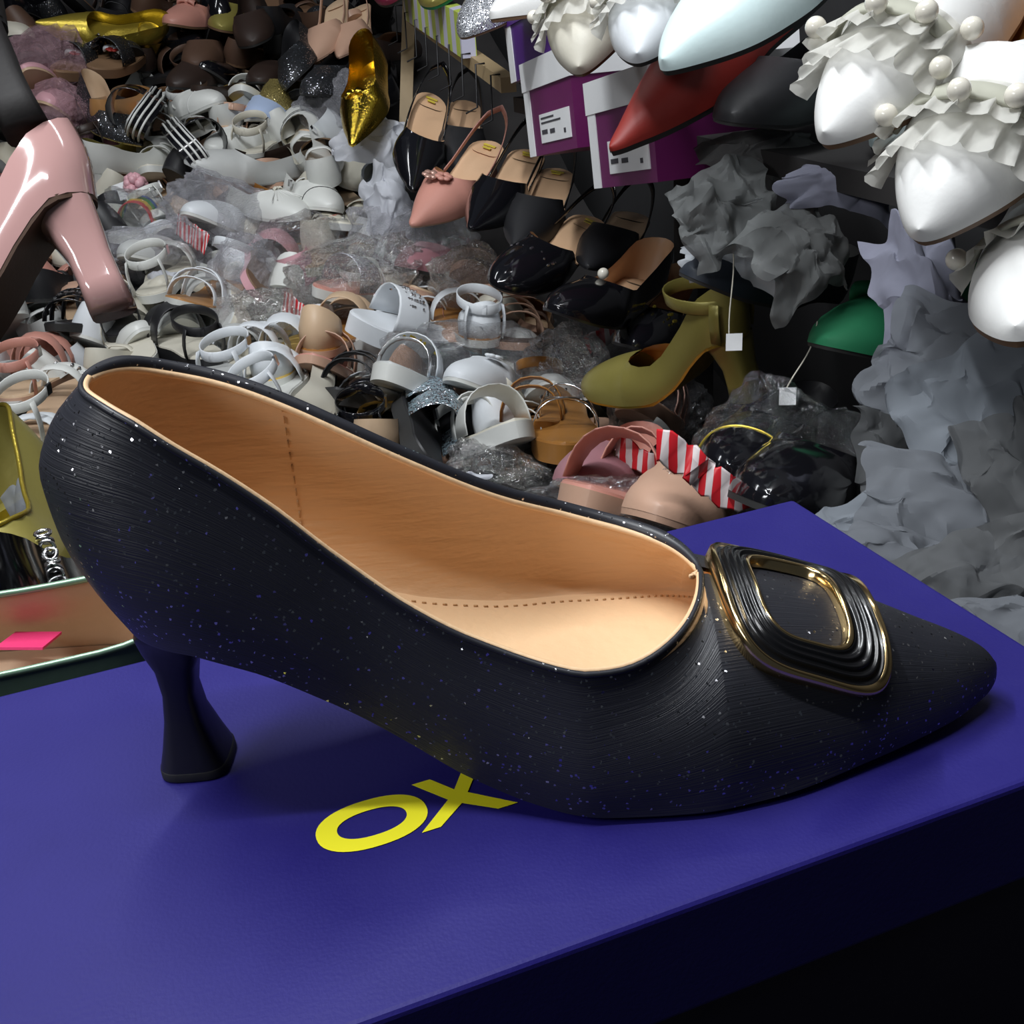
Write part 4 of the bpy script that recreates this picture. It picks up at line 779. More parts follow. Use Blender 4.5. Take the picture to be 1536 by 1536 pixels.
put('sling_pump', 'sling', ('rose', 'peach', 'nude', 'rose'), (748, 195), (614, 338), (-.05, .45, .9), 'rose sling shoe with a flower bow at the toe', d=1.52, sgn=-1, H=4, heel='spool', toe='point', extra=('logo', ('flower', 15.5, 0, 'rose'), ('flower', 15.9, -1.7, 'rosegold')))
put('sling_pump', 'sling', ('patent', 'peach', 'black', 'patent'), (805, 205), (702, 345), (-.05, .45, .9), 'black sling shoe right of the rose one', d=1.46, sgn=-1, H=4, heel='spool', toe='point', extra=('logo',))
put('sling_pump', 'sling', ('black', 'peach', 'black', 'black'), (845, 232), (770, 372), (-.05, .45, .9), 'dull black sling shoe under the left purple box', d=1.44, sgn=-1, H=4, heel='spool', toe='point', extra=('logo',))
put('sling_pump', 'sling', ('patent', 'peach', 'black', 'patent'), (905, 310), (742, 428), (-.05, .5, .9), 'black sling shoe with a crystal ornament on its toe', d=1.36, sgn=-1, H=4, heel='spool', toe='round', extra=('logo', ('gems', 16, 'silver', 26, 3.4)))
put('pearl_pump', 'pump', ('patent', 'peach', 'black', 'patent'), (985, 405), (832, 462), (-.05, .7, .7), 'black glossy pump with one large pearl on the throat', d=1.26, sgn=-1, H=4.5, heel='spool', toe='round', extra=(('pearl', 14.4),))
put('star_pump', 'pump', ('patent', 'peach', 'black', 'patent'), (1020, 440), (950, 515), (-.05, .6, .8), 'black shoe with a gold star buckle, behind the olive gold pump', d=1.34, sgn=-1, H=4, heel='block', extra=(('gems', 16, 'gold', 14),))
put('strap_pump', 'pump', ('olive', 'cognac', 'gold', 'olive'), (1095, 480), (890, 566), (-.1, .8, .6), 'olive gold pump with an ankle strap and curved block heel', d=1.14, sgn=1, H=6.5, heel='column', toe='round', extra=(('ankle', 5.5),))
put('sling_pump', 'sling', ('black', 'peach', 'black', 'black'), (700, 130), (690, 262), (.1, .2, .95), 'black sling shoe hanging in the shade behind the rose one', d=1.72, sgn=-1, H=4, heel='spool', toe='point')
put('sling_pump', 'sling', ('black', 'insole', 'black', 'black'), (960, 300), (880, 400), (-.05, .5, .9), 'black sling shoe in the shade below the right purple box', d=1.40, sgn=-1, H=4, heel='spool', toe='point')
# ---------------------------------------------------------------- display rack on the right
RE = np.array([.287, -.958, 0.0]); RI = np.array([.958, .287, 0.0]); UP = np.array([0, 0, 1.0])     # along the rack towards the lens, into the wall, up
def obox(mb, o, a, b, c):
    o, a, b, c = [np.asarray(q, float) for q in (o, a, b, c)]
    V = [o, o + a, o + a + b, o + b, o + c, o + a + c, o + a + b + c, o + b + c]
    return mb.add(V, [(0, 3, 2, 1), (4, 5, 6, 7), (0, 1, 5, 4), (1, 2, 6, 5), (2, 3, 7, 6), (3, 0, 4, 7)])
def rack():
    m = leather('dark_board', (.02, .018, .018), .8); t = empty('display_rack', 'dark display rack behind the row of white shoes', 'rack')
    base = np.array([.50, 0, 0])
    for z in (.035,): obox(MB(), base - RE * 1.6 + [0, 0, z], RE * 1.75, RI * .28, UP * .018).build('shelf', m, t, False)
    obox(MB(), base - RE * .80 - RI * .20 + [0, 0, -.24], RE * .50, RI * .34, UP * .02).build('ledge', m, t, False)
    for k in (-1.55, -.7, .1): obox(MB(), base + RE * k + RI * .2 + [0, 0, -.75], RE * .04, RI * .04, UP * 1.1).build('post', m, t, False)
rack()
def ruffle(root, D, m, x, n=9, amp=.55, width=2.0, name='ruffle', seed=0, tilt=.5):
    """gathered gauze strip over the vamp"""
    pts = arch(D, x, .6, 1, 2, 61); xs_, (A_, B_) = upper_grids(D, xs=np.array([x - .6, x, x + .6]), m=31)
    line = np.concatenate([A_[1], B_[1][::-1][1:]]); G = []
    for i in range(len(line)):
        t = i / (len(line) - 1); q = line[i]; nrm = np.array([.15, q[1] / 4.0, .6]); nrm /= np.linalg.norm(nrm)
        if abs(t - .5) > .44: continue
        ph = 2 * math.pi * n * t + seed; row = []
        for j in range(6):
            s_ = j / 5; w = (s_ - .15) * width
            row.append((q + nrm * (.12 + tilt * s_ * .9 + amp * s_ * math.sin(ph + s_ * .8) * (.7 + .3 * math.sin(ph * .37))) + np.array([w + .35 * s_ * math.cos(ph), .3 * s_ * math.cos(ph * 1.0), 0])) * .01)
        G.append(row)
    return MB().grid(G).build(name, m, root)
gauze = tissue_mat('ruffle_gauze', (.80, .79, .74), .8, .4)
def pearl_shoe(hpx, tpx, up, d, label, cols=('brightwhite', 'cognac', 'brownsole', 'brightwhite'), toe='wpoint', sgn=-1, H=2.5, rx=(18.2, 16.4), pearls=6, sc=1, name='pearl_flat', deco=True):
    mw = frame(hpx, tpx, up, d, 23.5, H, sgn); root = empty(name, label, 'shoe', None, mw)
    D = style(H, 'round', xt=13.6, low=False, rt=5.2, ptoe=1.6, bulge=.12, ridge=[(13, 4.9), (16, 4.5), (19, 3.7), (21.5, 2.9), (23.5, 1.7)])
    D['wn'] = D['wf'] = [(0, 2.7), (4, 2.8), (8, 3.0), (12, 3.8), (14.5, 4.1), (17, 3.9), (20, 3.3), (23.5, 2.4)]
    closed_upper(D, M(cols[0]), M(cols[1]), root, fine=2); slab('insole', D, M(cols[1]), root, .32, .1, .2, .2, x1=18); slab('outsole', D, M(cols[2]), root, .02, -.35, .04, .12, n=40)
    add_heel('block', H, D, M(cols[0]), root)
    if deco:
        for k, x in enumerate(rx): ruffle(root, D, gauze, x, 9 + 2 * k, .62, 2.5 + .3 * k, 'ruffle', k * 2.1, .35 + .3 * k)
        ar = np.concatenate([[q * .01 for q in upper_grids(D, xs=np.array([rx[-1] + .7, rx[-1] + .8, rx[-1] + .9]), m=15)[1][0][1]], [q * .01 for q in upper_grids(D, xs=np.array([rx[-1] + .7, rx[-1] + .8, rx[-1] + .9]), m=15)[1][1][1]][::-1]])
        MB().ribbon(ar[4:-4] + np.array([0, 0, .006]), np.array([1., 0, .1]), .012, .003).build('lace_band', tissue_mat('lace', (.55, .55, .46), .97, .2), root)
        for k in range(pearls):
            f = 3 + k * (23.0 / max(1, pearls - 1)); i = int(min(f, 28)); q = ar[i]; nn = np.array([0, q[1] * 14, 1.0]); nn /= np.linalg.norm(nn)
            b = MB().sphere(q + nn * .013 + np.array([.012 * math.sin(k * 2.3) + .002, 0, 0]), .0058, 10, 14).build('pearl', M('pearl'), root)
    PLACED.append((tpx[0], tpx[1], label)); return root
pearl_shoe((1600, -250), (1222, 226), (-.5, .6, .65), .62, 'white pointed shoe with gauze ruffle and pearls, left of the two nearest')
pearl_shoe((1650, -190), (1368, 378), (-.55, .5, .7), .58, 'white pointed shoe with gauze ruffle and pearls, showing its tan insole at the right edge')
pearl_shoe((1690, 170), (1503, 540), (-.5, .45, .7), .60, 'white shoe at the right edge above the grey tissue', rx=(16.4,), pearls=3)
pearl_shoe((1340, -215), (978, 112), (-.35, .75, .6), .74, 'smooth pale mint shoe above the red pointed shoe', cols=('mint', 'mint', 'rubber', 'mint'), deco=False, name='smooth_flat', H=2)
pearl_shoe((1500, 40), (1318, 236), (-.4, .6, .6), .86, 'pale mint shoe in shadow between the two ruffled white shoes', cols=('mint', 'mint', 'rubber', 'mint'), deco=False, name='smooth_flat', H=2)
pearl_shoe((1050, -230), (948, 118), (-.35, .6, .75), .86, 'small white shoe with pearl trim, squeezed beside the mint shoe', cols=('coolwhite', 'ivory', 'rubber', 'white'), pearls=5)
pearl_shoe((900, -230), (868, 128), (-.4, .55, .75), .96, 'greyish white shoe with gauze ruffle, in front of the purple boxes', cols=('ivory', 'ivory', 'brownsole', 'ivory'), pearls=4)
pearl_shoe((975, -90), (728, 26), (-.3, .8, .5), 1.22, 'plain white rounded shoe at the top beside the silver glitter toe', cols=('brightwhite', 'ivory', 'brownsole', 'white'), deco=False, name='smooth_flat')
put('glitter_pump', 'pump', ('silverglit', 'greywhite', 'brownsole', 'silverglit'), (830, -120), (688, 62), (-.35, .7, .6), 'silver glitter shoe toe at the top, left of the plain white shoe', d=1.34, sgn=-1, H=2.5, heel='block')
put('pointed_flat', 'pump', ('red', 'red', 'rubber', 'red'), (1200, -30), (903, 226), (-.45, .6, .65), 'red pointed shoe hanging over the right purple box', d=.91, sgn=-1, H=1.2, toe='point')
put('ballet_flat', 'flat', ('olive', 'gold', 'green'), (690, -140), (645, 18), (-.3, .6, .7), 'olive gold round toe over the lime packet', d=1.6, sgn=-1)
put('ballet_flat', 'flat', ('burgundy', 'burgundy', 'rubber'), (610, -150), (578, 16), (-.3, .6, .7), 'burgundy shoe toe at the top above the shiny gold shoe', d=1.75, sgn=-1)
put('suede_flat', 'flat', ('darkblue', 'greywhite', 'rubber'), (1260, 415), (1030, 405), (0, .75, .6), 'dark navy shoe stuffed with grey tissue above the olive gold pump', d=.98, sgn=-1, H=1.5)
put('suede_flat', 'flat', ('black', 'black', 'rubber'), (1290, 80), (1080, 180), (-.1, .75, .6), 'black shoe in shadow under the mint shoe', d=.92, sgn=-1, H=1.5)
put('bow_pump', 'pump', ('green', 'green', 'rubber', 'green'), (1440, 450), (1225, 515), (-.1, .8, .5), 'green suede shoe with a knot, under the lilac cloth', d=.92, sgn=-1, H=2, heel='block', extra=(('bow', 'green', 15, 2.0),))
# boxes on the rack
def carton(o, w, h, dp, label, main, lidm, sticker=True, group=None):
    t = empty('shoe_carton', label, 'box', group); U_, R_ = UP * .985 - RE * .17, RE * .985 + UP * .17; e1, e3 = R_ * w, RI * dp
    obox(MB(), o, e1, e3, U_ * h * .72).build('carton', main, t, False)
    obox(MB(), o - R_ * .002 - RI * .002 + U_ * h * .70, R_ * (w + .004), RI * (dp + .004), U_ * h * .3).build('lid', lidm, t, False)
    obox(MB(), o - RI * .0012, R_ * w * .13, RI * .001, U_ * h * .72).build('white_edge', M('paper'), t, False)
    if sticker:
        s_ = obox(MB(), o - RI * .0012 + R_ * w * .30 + U_ * h * .12, R_ * w * .62, RI * .0012, U_ * h * .30).build('sticker', M('paper'), t, False)
        b = MB()
        for i, (x0, x1, z) in enumerate(((.06, .5, .82), (.06, .72, .66), (.06, .25, .3), (.34, .5, .28), (.8, .86, .2))): obox(b, o - RI * .0016 + R_ * w * (.30 + .62 * x0) + U_ * h * (.12 + .30 * z), R_ * w * .62 * (x1 - x0), RI * .0004, U_ * h * (.018 if i < 2 else .045))
        b.build('print_mark', leather('print_ink', (.05, .05, .06), .7), s_, False)
    return t
carton(P(797, 236, 1.30), .15, .10, .26, 'purple shoe carton with white lid and sticker, behind the left hanging shoes', M('purple'), M('paper'))
carton(P(893, 283, 1.14), .15, .10, .26, 'purple shoe carton with white lid and sticker, below the red shoe', M('purple'), M('paper'))
carton(P(768, 125, 1.32), .145, .085, .26, 'dark violet shoe carton on top of the left purple carton', M('violet'), M('violet'), False)
# wooden frame of the hanging rack
wr = empty('wooden_frame', 'pale wooden post and rail from which the sling shoes hang', 'frame')
obox(MB(), P(598, 215, 1.86), camdir((1, 0, 0)) * .021, np.array([0, .02, 0]), P(604, -10, 1.86) - P(598, 215, 1.86)).build('post', M('wood'), wr, False)
A, B = P(606, 30, 1.84), P(752, 140, 1.40); obox(MB(), A, B - A, RI * .02, UP * .018).build('rail', M('wood'), wr, False)
b = MB()
for k in range(9):
    q = A * (1 - k / 8) + B * (k / 8); b.tube([q + UP * .022, q + UP * .022 - RI * .012, q - RI * .014 - UP * .03, q - RI * .03 - UP * .036], .0013, 5)
stuff(b.build('hooks', M('black'), wr))
pk = obox(MB(), P(608, 30, 1.80), P(694, 88, 1.5) - P(608, 30, 1.80), RI * .02, UP * .055).build('packet', stripes('lime_print', (.45, .55, .10), (.55, .55, .68), 9, (0, 0, .6)), None, False); tag(pk, 'lime and lilac printed packet lying along the wooden rail', 'packet')

# ---------------------------------------------------------------- tissue and cloth
def crumple(u, v, d, w, h, label, seed=0, rot=0., face=(0, .3, 1), amp=.30, m=None, name='tissue_sheet', curl=.5, n=44, cat='tissue', sub=1.0):
    c = P(u, v, d); N_ = camdir(face); N_ /= np.linalg.norm(N_); ax = camdir((math.cos(rot), math.sin(rot), 0)); ax -= N_ * (ax @ N_); ax /= np.linalg.norm(ax); ay = np.cross(N_, ax)
    W_, H_ = w * d / FPX, h * d / FPX; S = (W_ + H_) / 2; G = []
    for i in range(n):
        row = []
        for j in range(n):
            a, b_ = i / (n - 1) * 2 - 1, j / (n - 1) * 2 - 1
            rim = 1 + .22 * noise.noise(Vector((seed + 2.1 * math.atan2(b_, a), 3.3, 0)))
            q = Vector((a * 1.5 + seed * 5.1, b_ * 1.5, seed));
            z = amp * S * (1.0 * lat(a * 1.25 + .4 * b_, b_ * 1.25 - .3 * a, seed) + .30 * lat(a * 4.1 - b_, b_ * 3.8 + a, seed + 77) + .10 * lat(a * 9 + b_ * 2, b_ * 9 - a, seed + 5)) * sub - curl * S * (a * a + b_ * b_) * .45
            dx, dy = noise.noise(q * 1.7 + Vector((0, 9, 0))) * .25, noise.noise(q * 1.7 + Vector((0, 0, 13))) * .25
            row.append(c + ax * W_ * (a * rim * .5 + dx * .5) + ay * H_ * (b_ * rim * .5 + dy * .5) + N_ * z)
        G.append(row)
    o = MB().grid(G)
    o = sharp(o.build(name, m or tissue_mat('grey_tissue', (.21, .225, .25), .9, .35))); return tag(o, label, cat)
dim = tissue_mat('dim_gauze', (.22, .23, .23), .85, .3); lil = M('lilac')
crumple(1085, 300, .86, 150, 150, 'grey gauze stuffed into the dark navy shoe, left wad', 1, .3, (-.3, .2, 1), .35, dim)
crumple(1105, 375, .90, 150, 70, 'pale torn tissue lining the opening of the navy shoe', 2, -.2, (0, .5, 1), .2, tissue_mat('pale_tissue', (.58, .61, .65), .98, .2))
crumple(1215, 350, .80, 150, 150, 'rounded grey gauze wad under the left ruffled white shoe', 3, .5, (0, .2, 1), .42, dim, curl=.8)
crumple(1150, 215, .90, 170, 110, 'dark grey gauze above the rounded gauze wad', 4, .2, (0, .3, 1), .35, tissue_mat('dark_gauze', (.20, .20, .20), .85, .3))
crumple(1265, 265, .82, 170, 70, 'lilac grey cloth band under the left ruffled white shoe', 5, -.25, (0, .5, 1), .18, lil, 'cloth', .6, cat='cloth')
crumple(1395, 445, .70, 140, 290, 'lilac grey cloth bag hanging down beside the green shoe', 6, .15, (-.2, .1, 1), .22, lil, 'cloth', .55, cat='cloth')
TS = [(1425, 545, .66, 230, 190, -.5, (-.5, .3, .8), 'grey tissue with a sharp corner under the white shoe at the right edge'), (1490, 640, .62, 250, 260, .4, (-.2, .1, 1), 'grey tissue below the sharp cornered sheet'),
      (1375, 690, .70, 200, 240, .1, (-.6, .1, .8), 'grey tissue fold beside the black film'), (1450, 770, .60, 300, 230, -.3, (.1, .5, .8), 'broad grey tissue in the middle of the tissue heap'),
      (1340, 775, .64, 230, 150, .5, (-.3, .7, .6), 'grey tissue touching the clear black film behind the box'), (1500, 880, .52, 280, 200, .2, (-.4, .3, .9), 'grey tissue at the right edge above the box lid'),
      (1395, 850, .56, 260, 160, -.5, (.1, .8, .6), 'grey tissue tucked against the edge of the blue lid'), (1285, 810, .60, 150, 110, .0, (-.4, .5, .7), 'small grey tissue near the far corner of the blue lid'),
      (1530, 720, .58, 160, 260, .2, (-.8, .1, .6), 'upright grey tissue at the right edge of the heap'), (1490, 930, .48, 240, 130, -.35, (-.1, .8, .5), 'pale grey tissue nearest the blue lid')]
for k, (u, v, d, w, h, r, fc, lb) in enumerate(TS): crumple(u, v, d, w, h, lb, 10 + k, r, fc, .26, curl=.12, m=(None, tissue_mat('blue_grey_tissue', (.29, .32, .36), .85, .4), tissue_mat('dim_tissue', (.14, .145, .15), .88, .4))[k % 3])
for k, (u, v, lb) in enumerate(((1100, 515, 'small paper tag hanging on a thread over the olive gold pump'), (1180, 596, 'crumpled paper tag on a thread under the green shoe'))):
    top = ((1092, 320), (1226, 482))[k]; t = empty('string_tag', lb, 'tag'); d = (.88, .86)[k]; a, b = P(*top, d), P(u, v, d)
    pts = [a * (1 - s_) + b * s_ + camdir((math.sin(s_ * 5) * .003, 0, 0)) for s_ in np.linspace(0, 1, 12)]
    MB().tube(pts, .0006, 5).build('thread', M('ivory'), t); obox(MB(), b - camdir((.006, .006, 0)), camdir((.012, 0, .003)), camdir((0, .013, .002)), camdir((0, 0, .0008))).build('paper_tag', M('paper'), t, False)

# ---------------------------------------------------------------- near shoes at the left edge
put('glossy_pump', 'pump', ('pinkpatent', 'rose', 'brown', 'pinkpatent'), (104, 280), (-356, 585), (-.55, .83, -.05), 'glossy pink high heel held close at the left edge', d=.74, sgn=-1, H=7.5, heel='column', toe='point')
put('dark_pump', 'pump', ('nearblack', 'nearblack', 'rubber', 'nearblack'), (-30, 15), (-490, 320), (-.55, .83, -.05), 'dark brown high heel at the left edge above the pink one', d=.80, sgn=-1, H=7.5, heel='column', toe='point')
put('gold_pump', 'pump', ('olive', 'olive', 'brownsole', 'gold'), (30, 700), (-110, 980), (-.35, .5, .8), 'olive gold shoe behind the counter of the black pump', d=.62, sgn=-1, H=5, heel='block', toe='point', extra=(('rim', 'gold'),))
put('mint_flat', 'flat', ('mintmetal', 'insole', 'rubber'), (190, 992), (-700, 1085), (.0, .8, .6), 'metallic mint flat with a pink label inside, behind the blue box', d=.42, sgn=-1, H=.8, toe='point', extra=(('rim', 'mintmetal'),))
lb_ = P(-8, 975, .425); lab = obox(MB(), lb_, camdir((.018, 0, 0)), camdir((0, .004, -.018)), camdir((0, .001, 0))).build('paper_label', M('hotpink'), None, False); tag(lab, 'hot pink paper label lying inside the metallic mint flat', 'label')
put('chain_flat', 'flat', ('patent', 'black', 'rubber'), (-50, 905), (115, 885), (0, .8, .6), 'black flat just above the metallic mint flat', d=.60, sgn=1, H=1, extra=(('toecap', 18, 'silver'),))
cb = MB()
for k in range(9):
    q = P(64 + k * 3.4, 800 + k * 10.5, .56 - .002 * k); a = 2.3 * k
    cb.tube([q + np.array([math.cos(t) * .0036, math.sin(t) * .0036 * math.cos(a), math.sin(t) * .0036 * math.sin(a)]) for t in np.linspace(0, 2 * math.pi, 13)[:-1]], .0011, 6, True)
tag(cb.build('chain_strap', M('silver')), 'twisted metal chain strap left of the counter of the black pump', 'chain')
crumple(70, 790, .66, 110, 190, 'greyish tissue behind the twisted chain strap', 31, .4, (.2, .2, 1), .3)
crumple(345, 85, 2.62, 110, 150, 'pale blue background sheet added behind the gap between dark shoes at the top', 33, .2, (0, .1, 1), .12, tissue_mat('blue_background', (.45, .55, .75), 1, .3), 'background_sheet', .1, cat='sheet')  # added stand-in for the pale floor and wall beyond the gap
crumple(575, 285, 1.72, 80, 130, 'white tissue wrapped round a shoe left of the black sling shoe', 34, .2, (0, .2, 1), .3, tissue_mat('white_tissue', (.70, .72, .78), .97, .3), curl=.9)
crumple(560, 195, 1.80, 110, 90, 'white tissue behind the tip of the shiny gold shoe', 35, -.4, (0, .4, 1), .35, tissue_mat('white_tissue', (.70, .72, .78), .97, .3))
crumple(245, 418, 1.72, 60, 45, 'scrap of white tissue inside the looped white sandal', 36, .2, (0, .4, 1), .4, tissue_mat('white_tissue', (.70, .72, .78), .97, .3))
crumple(690, 720, 1.18, 80, 40, 'white tissue scrap behind the collar of the black pump', 37, .2, (0, .5, 1), .4, tissue_mat('white_tissue', (.70, .72, .78), .97, .3))
crumple(1065, 752, .8, 90, 50, 'white paper wad against the far edge of the blue box', 38, .3, (0, .5, 1), .3, tissue_mat('white_tissue', (.70, .72, .78), .97, .3))
# ---------------------------------------------------------------- clear bags
CL = film_mat('clear_film'); PK = film_mat('pink_film', (.85, .55, .62), .2, .5, .12, .6); MILK = film_mat('milky_film', (.72, .72, .78), .22, .45, .16, .55); SH = film_mat('shiny_film', (1, 1, 1), .25, .7, .08, .05)
BG = [(75, 100, 58, 52, PK, .2, 'pink tinted clear bag of shoes at the far left'), (92, 172, 40, 42, PK, .5, 'pink tinted clear bag against the dark high heel'), (335, 325, 82, 52, MILK, -.35, 'milky clear bag of lilac white shoes in the middle of the pile'),
      (232, 378, 75, 34, MILK, .15, 'flat milky clear bag beside the pink heel'), (205, 325, 40, 32, CL, 0, 'clear bag round the rainbow strap shoe'), (535, 420, 98, 52, SH, .3, 'shiny crinkled clear bag full of highlights'),
      (645, 375, 70, 48, CL, .2, 'clear bag under the rose sling shoe'), (585, 360, 60, 50, MILK, .1, 'milky bag below the white wrapped shoe'), (700, 420, 50, 40, SH, .5, 'shiny bag against the black crystal shoe'), (370, 415, 46, 52, MILK, -.5, 'milky bag over the white crossed strap sandal'), (395, 478, 62, 32, SH, .2, 'crumpled film with coloured glints behind the white sandals'),
      (850, 560, 60, 60, SH, .6, 'shiny film between the brown sandals and the olive gold pump'), (915, 500, 56, 40, CL, .2, 'clear film under the black pearl pump'), (745, 715, 72, 40, SH, -.3, 'frosted crinkled bag over the white glossy slide'), (985, 622, 66, 50, CL, 0, 'clear bag round the rose ribbed slide'),
      (455, 375, 60, 44, CL, .1, 'clear film over the ivory stone slide'), (680, 560, 120, 70, CL, 0, 'clear film lying over the brooch sandal'), (505, 170, 50, 46, MILK, .5, 'milky film behind the shiny gold shoe')]
for k, (u, v, a, b, m, r, lb) in enumerate(BG):
    d = heap_depth(u, v) - .07; s_ = d / FPX; bag(u, v, d, (a * s_, b * s_, .05), lb, k + 1, m, r)
for k, (u, v, d, a, b, m, r, lb) in enumerate([(880, 770, .96, 90, 42, CL, .1, 'clear bag round the rose shoe behind the pump throat'), (1020, 765, .84, 80, 42, CL, .1, 'clear bag round the nude flat against the blue box'), (1180, 690, .84, 120, 90, film_mat('dark_film', (.7, .72, .75), .10, .3, .1, .03), -.4, 'thin clear film over the black shoes behind the blue box')]):
    s_ = d / FPX; bag(u, v, d, (a * s_, b * s_, .06), lb, 40 + k, m, r)
def candy(pts, d, w, label, mm='candy'):
    pts = [P(u, v, (d if d else heap_depth(u, v) - .1)) for u, v in pts]; q = []
    for i in range(len(pts) - 1):
        for s_ in np.linspace(0, 1, 5)[:-1]: q.append(pts[i] * (1 - s_) + pts[i + 1] * s_ + camdir((0, .002 * math.sin(i * 3 + s_ * 6), .003 * math.sin(s_ * 6))))
    q.append(pts[-1]); return tag(MB().ribbon(np.array(q), camdir((.3, 1, .3)), w, .001).build('striped_ribbon', M(mm)), label, 'ribbon')
candy([(985, 668), (1035, 690), (1062, 722), (1100, 742), (1142, 738)], .72, .021, 'red and white striped ribbon in front of the black film')
candy([(925, 668), (960, 690), (1000, 700)], .98, .02, 'red and white striped ribbon above the mauve shoe')
candy([(265, 336), (290, 352), (310, 368)], None, .034, 'red and white striped ribbon in the milky bag')
candy([(425, 452), (450, 470), (475, 492)], None, .03, 'red and white striped ribbon left of the shiny crinkled bag')
candy([(880, 520), (905, 505), (930, 492)], None, .03, 'red striped ribbon under the black pearl pump')
for k, c in enumerate(('red', 'yellow', 'green', 'paleblue')): pass
FIN['rainbow'] = (lambda n: rainbow(n), ())
def rainbow(n):
    m, nt, N, L, b, out = nodes(n); tc = N.new('ShaderNodeTexCoord'); sp = N.new('ShaderNodeSeparateXYZ'); cr = N.new('ShaderNodeValToRGB'); cr.color_ramp.interpolation = 'CONSTANT'
    for i, c in enumerate(((.5, .02, .02), (.6, .4, .02), (.05, .3, .03), (.05, .15, .5))):
        e = cr.color_ramp.elements[i] if i < 2 else cr.color_ramp.elements.new(.25 * i); e.position = .25 * i; e.color = rgb(c)
    L.new(tc.outputs['Generated'], sp.inputs[0]); L.new(sp.outputs[0], cr.inputs[0]); L.new(cr.outputs[0], b.inputs['Base Color']); return m
put('rainbow_slide', 'slide', ('white', 'greywhite', 'white'), (180, 350), (245, 335), (0, .75, .65), 'white slide with a rainbow striped band inside a clear bag', sgn=1, straps=[(10, 0, 4.6, 5, 'rainbow'), (17, 0, 4, 3)], bed=1.4)
put('bagged_shoe', 'flat', ('coolwhite', 'coolwhite', 'white'), (385, 350), (290, 315), (0, .75, .65), 'lilac white shoe inside the milky bag in the middle', sgn=-1)
put('bagged_shoe', 'flat', ('greywhite', 'greywhite', 'white'), (280, 385), (195, 375), (0, .75, .65), 'grey white shoe inside the flat milky bag', sgn=-1)
put('crystal_slide', 'slide', ('silverglit', 'rose', 'white'), (620, 420), (480, 440), (0, .75, .65), 'glittering slide inside the shiny crinkled bag', sgn=-1, straps=[(16, 0, 4.4, 5)], extra=(('gems', 16, 'silver', 60),), bed=1.6)
put('bagged_shoe', 'flat', ('mauve', 'mauve', 'rubber'), (690, 385), (610, 395), (0, .75, .65), 'mauve shoe inside the clear bag under the rose sling shoe', sgn=-1)
fp = heap_depth(200, 280) - .12; pb = MB(); c = P(203, 278, fp)
for k in range(40): q = Vector((rnd.gauss(0, 1), rnd.gauss(0, 1), rnd.gauss(0, 1))).normalized(); pb.sphere(c + np.array(q) * .014, .008, 4, 6)
tag(pb.build('pompom', M('pink')), 'small pink fluffy pompom beside the pink glossy heel', 'pompom')
lt = obox(MB(), P(172, 305, fp), camdir((.038, .01, .01)), camdir((-.006, .028, 0)), camdir((0, 0, .0015))).build('paper_label', M('paper'), None, False); tag(lt, 'white paper label beside the pink pompom', 'label')
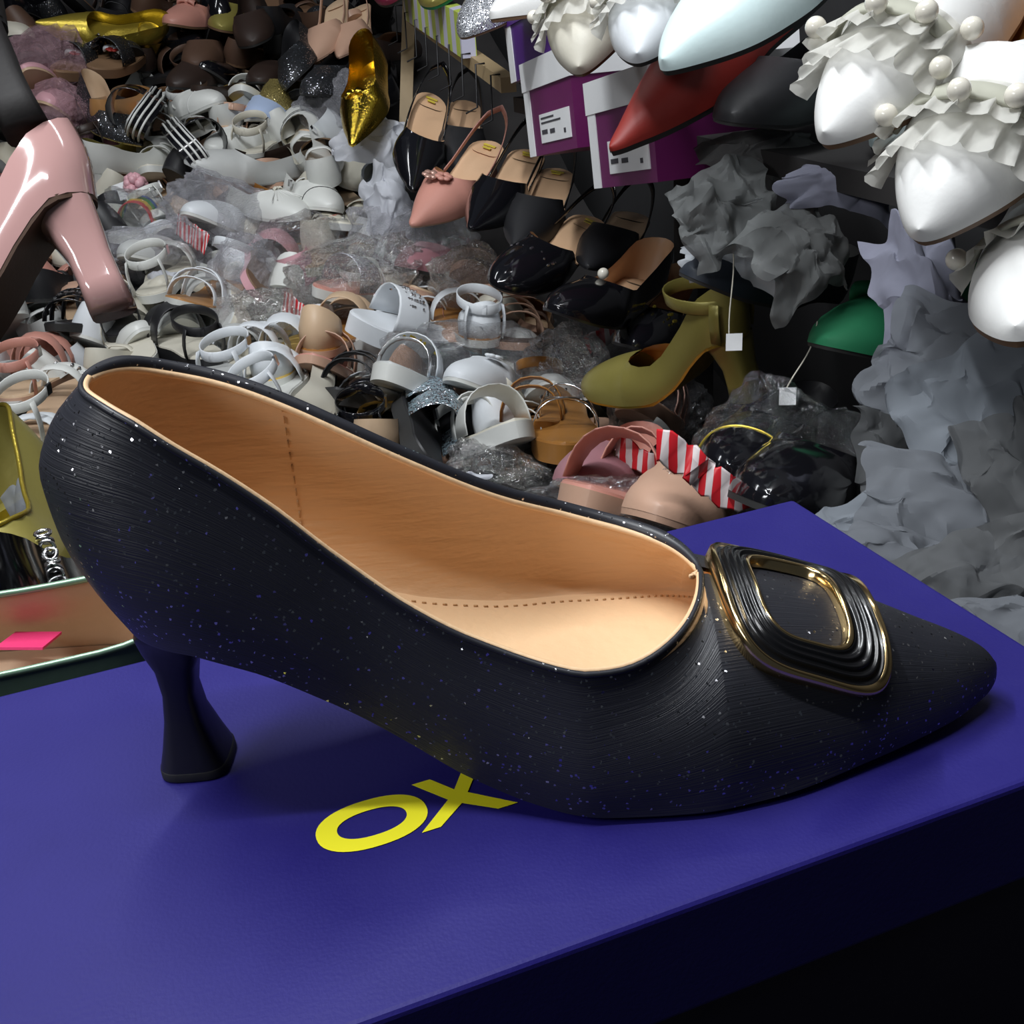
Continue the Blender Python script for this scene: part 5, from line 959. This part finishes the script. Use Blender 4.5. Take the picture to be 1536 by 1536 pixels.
# ---------------------------------------------------------------- half buried shoes filling the gaps
def short(lb):
    for s_ in (',', ' lying', ' beside', ' next', ' showing', ' hanging', ' behind', ' inside', ' with', ' above', ' below', ' under', ' at ', ' in ', ' between', ' against', ' resting', ' seen', ' tilted', ' tipped', ' standing', ' left', ' right', ' over', ' from'):
        lb = lb.split(s_)[0]
    return ' '.join(lb.split()[:7])
def fillers():
    used = set(); named = list(PLACED); r = random.Random(5)
    top = [(118, 548), (200, 545), (400, 580), (600, 668), (800, 755), (1000, 800)]
    v = 18; rowi = 0
    while v < 720:
        u = 10 + (rowi % 2) * 26
        while u < 1010:
            uu, vv = u + r.uniform(-14, 14), v + r.uniform(-12, 12); u += 56
            lim = np.interp(uu, [0, 118, 200, 400, 600, 800, 1010], [720, 540, 535, 565, 650, 735, 790])
            if vv > lim - 5 or (uu > 590 and vv < 330) or (uu > 690 and vv < 430) or (uu > 800 and vv < 610): continue
            if vv < 125: cs = r.choice([('darkbrown', 'brownsole', 'rubber'), ('black', 'black', 'rubber'), ('patent', 'black', 'rubber'), ('brown', 'brownsole', 'brownsole'), ('blackglit', 'black', 'rubber'), ('sand', 'sand', 'nude')])
            elif vv < 350: cs = r.choice([('white', 'ivory', 'white'), ('ivory', 'sand', 'white'), ('greywhite', 'ivory', 'greywhite'), ('black', 'greywhite', 'rubber'), ('nude', 'sand', 'nude')]) if uu > 190 else r.choice([('black', 'black', 'rubber'), ('mauve', 'rose', 'rubber'), ('greywhite', 'ivory', 'white'), ('darkbrown', 'brown', 'rubber')])
            else: cs = r.choice([('white', 'ivory', 'white'), ('black', 'black', 'rubber'), ('nude', 'sand', 'nude'), ('coolwhite', 'white', 'white'), ('greywhite', 'greywhite', 'white'), ('rose', 'nude', 'nude'), ('ivory', 'cognac', 'ivory')])
            kind = r.choice(['flat', 'slide', 'flat', 'flat', 'sandal']); word = dict(flat='flat', slide='slide', sandal='sandal')[kind]
            near = sorted(named, key=lambda q: (q[0] - uu)**2 + (q[1] - vv)**2)
            col = dict(darkbrown='dark brown', patent='glossy black', blackglit='black glitter', greywhite='grey white', coolwhite='cool white').get(cs[0], cs[0])
            for q in near:
                dx, dy = uu - q[0], vv - q[1]; rel = ('above' if dy < 0 else 'below') if abs(dy) > abs(dx) else ('left of' if dx < 0 else 'right of')
                lb = '%s %s half buried %s the %s' % (col, word, rel, short(q[2]))
                if lb not in used and len(lb.split()) <= 16: break
            used.add(lb); a = r.uniform(0, 2 * math.pi); ln = r.uniform(55, 95)
            st = [(15, r.uniform(-1, 1), 4.6, 2.2), (17.8, 0, 3.8, 1.8)] if kind != 'flat' else ()
            put('buried_' + word, kind, cs, (uu - math.cos(a) * ln / 2, vv - math.sin(a) * ln / 2), (uu + math.cos(a) * ln / 2, vv + math.sin(a) * ln / 2), (r.uniform(-.4, .4), .7, .7), lb, sgn=r.choice((-1, 1)), high=-.08, straps=st, extra=(('ankle', 6),) if kind == 'sandal' and r.random() < .4 else (('strap', 9),) if r.random() < .3 and kind == 'flat' else ())
        v += 46; rowi += 1
fillers()
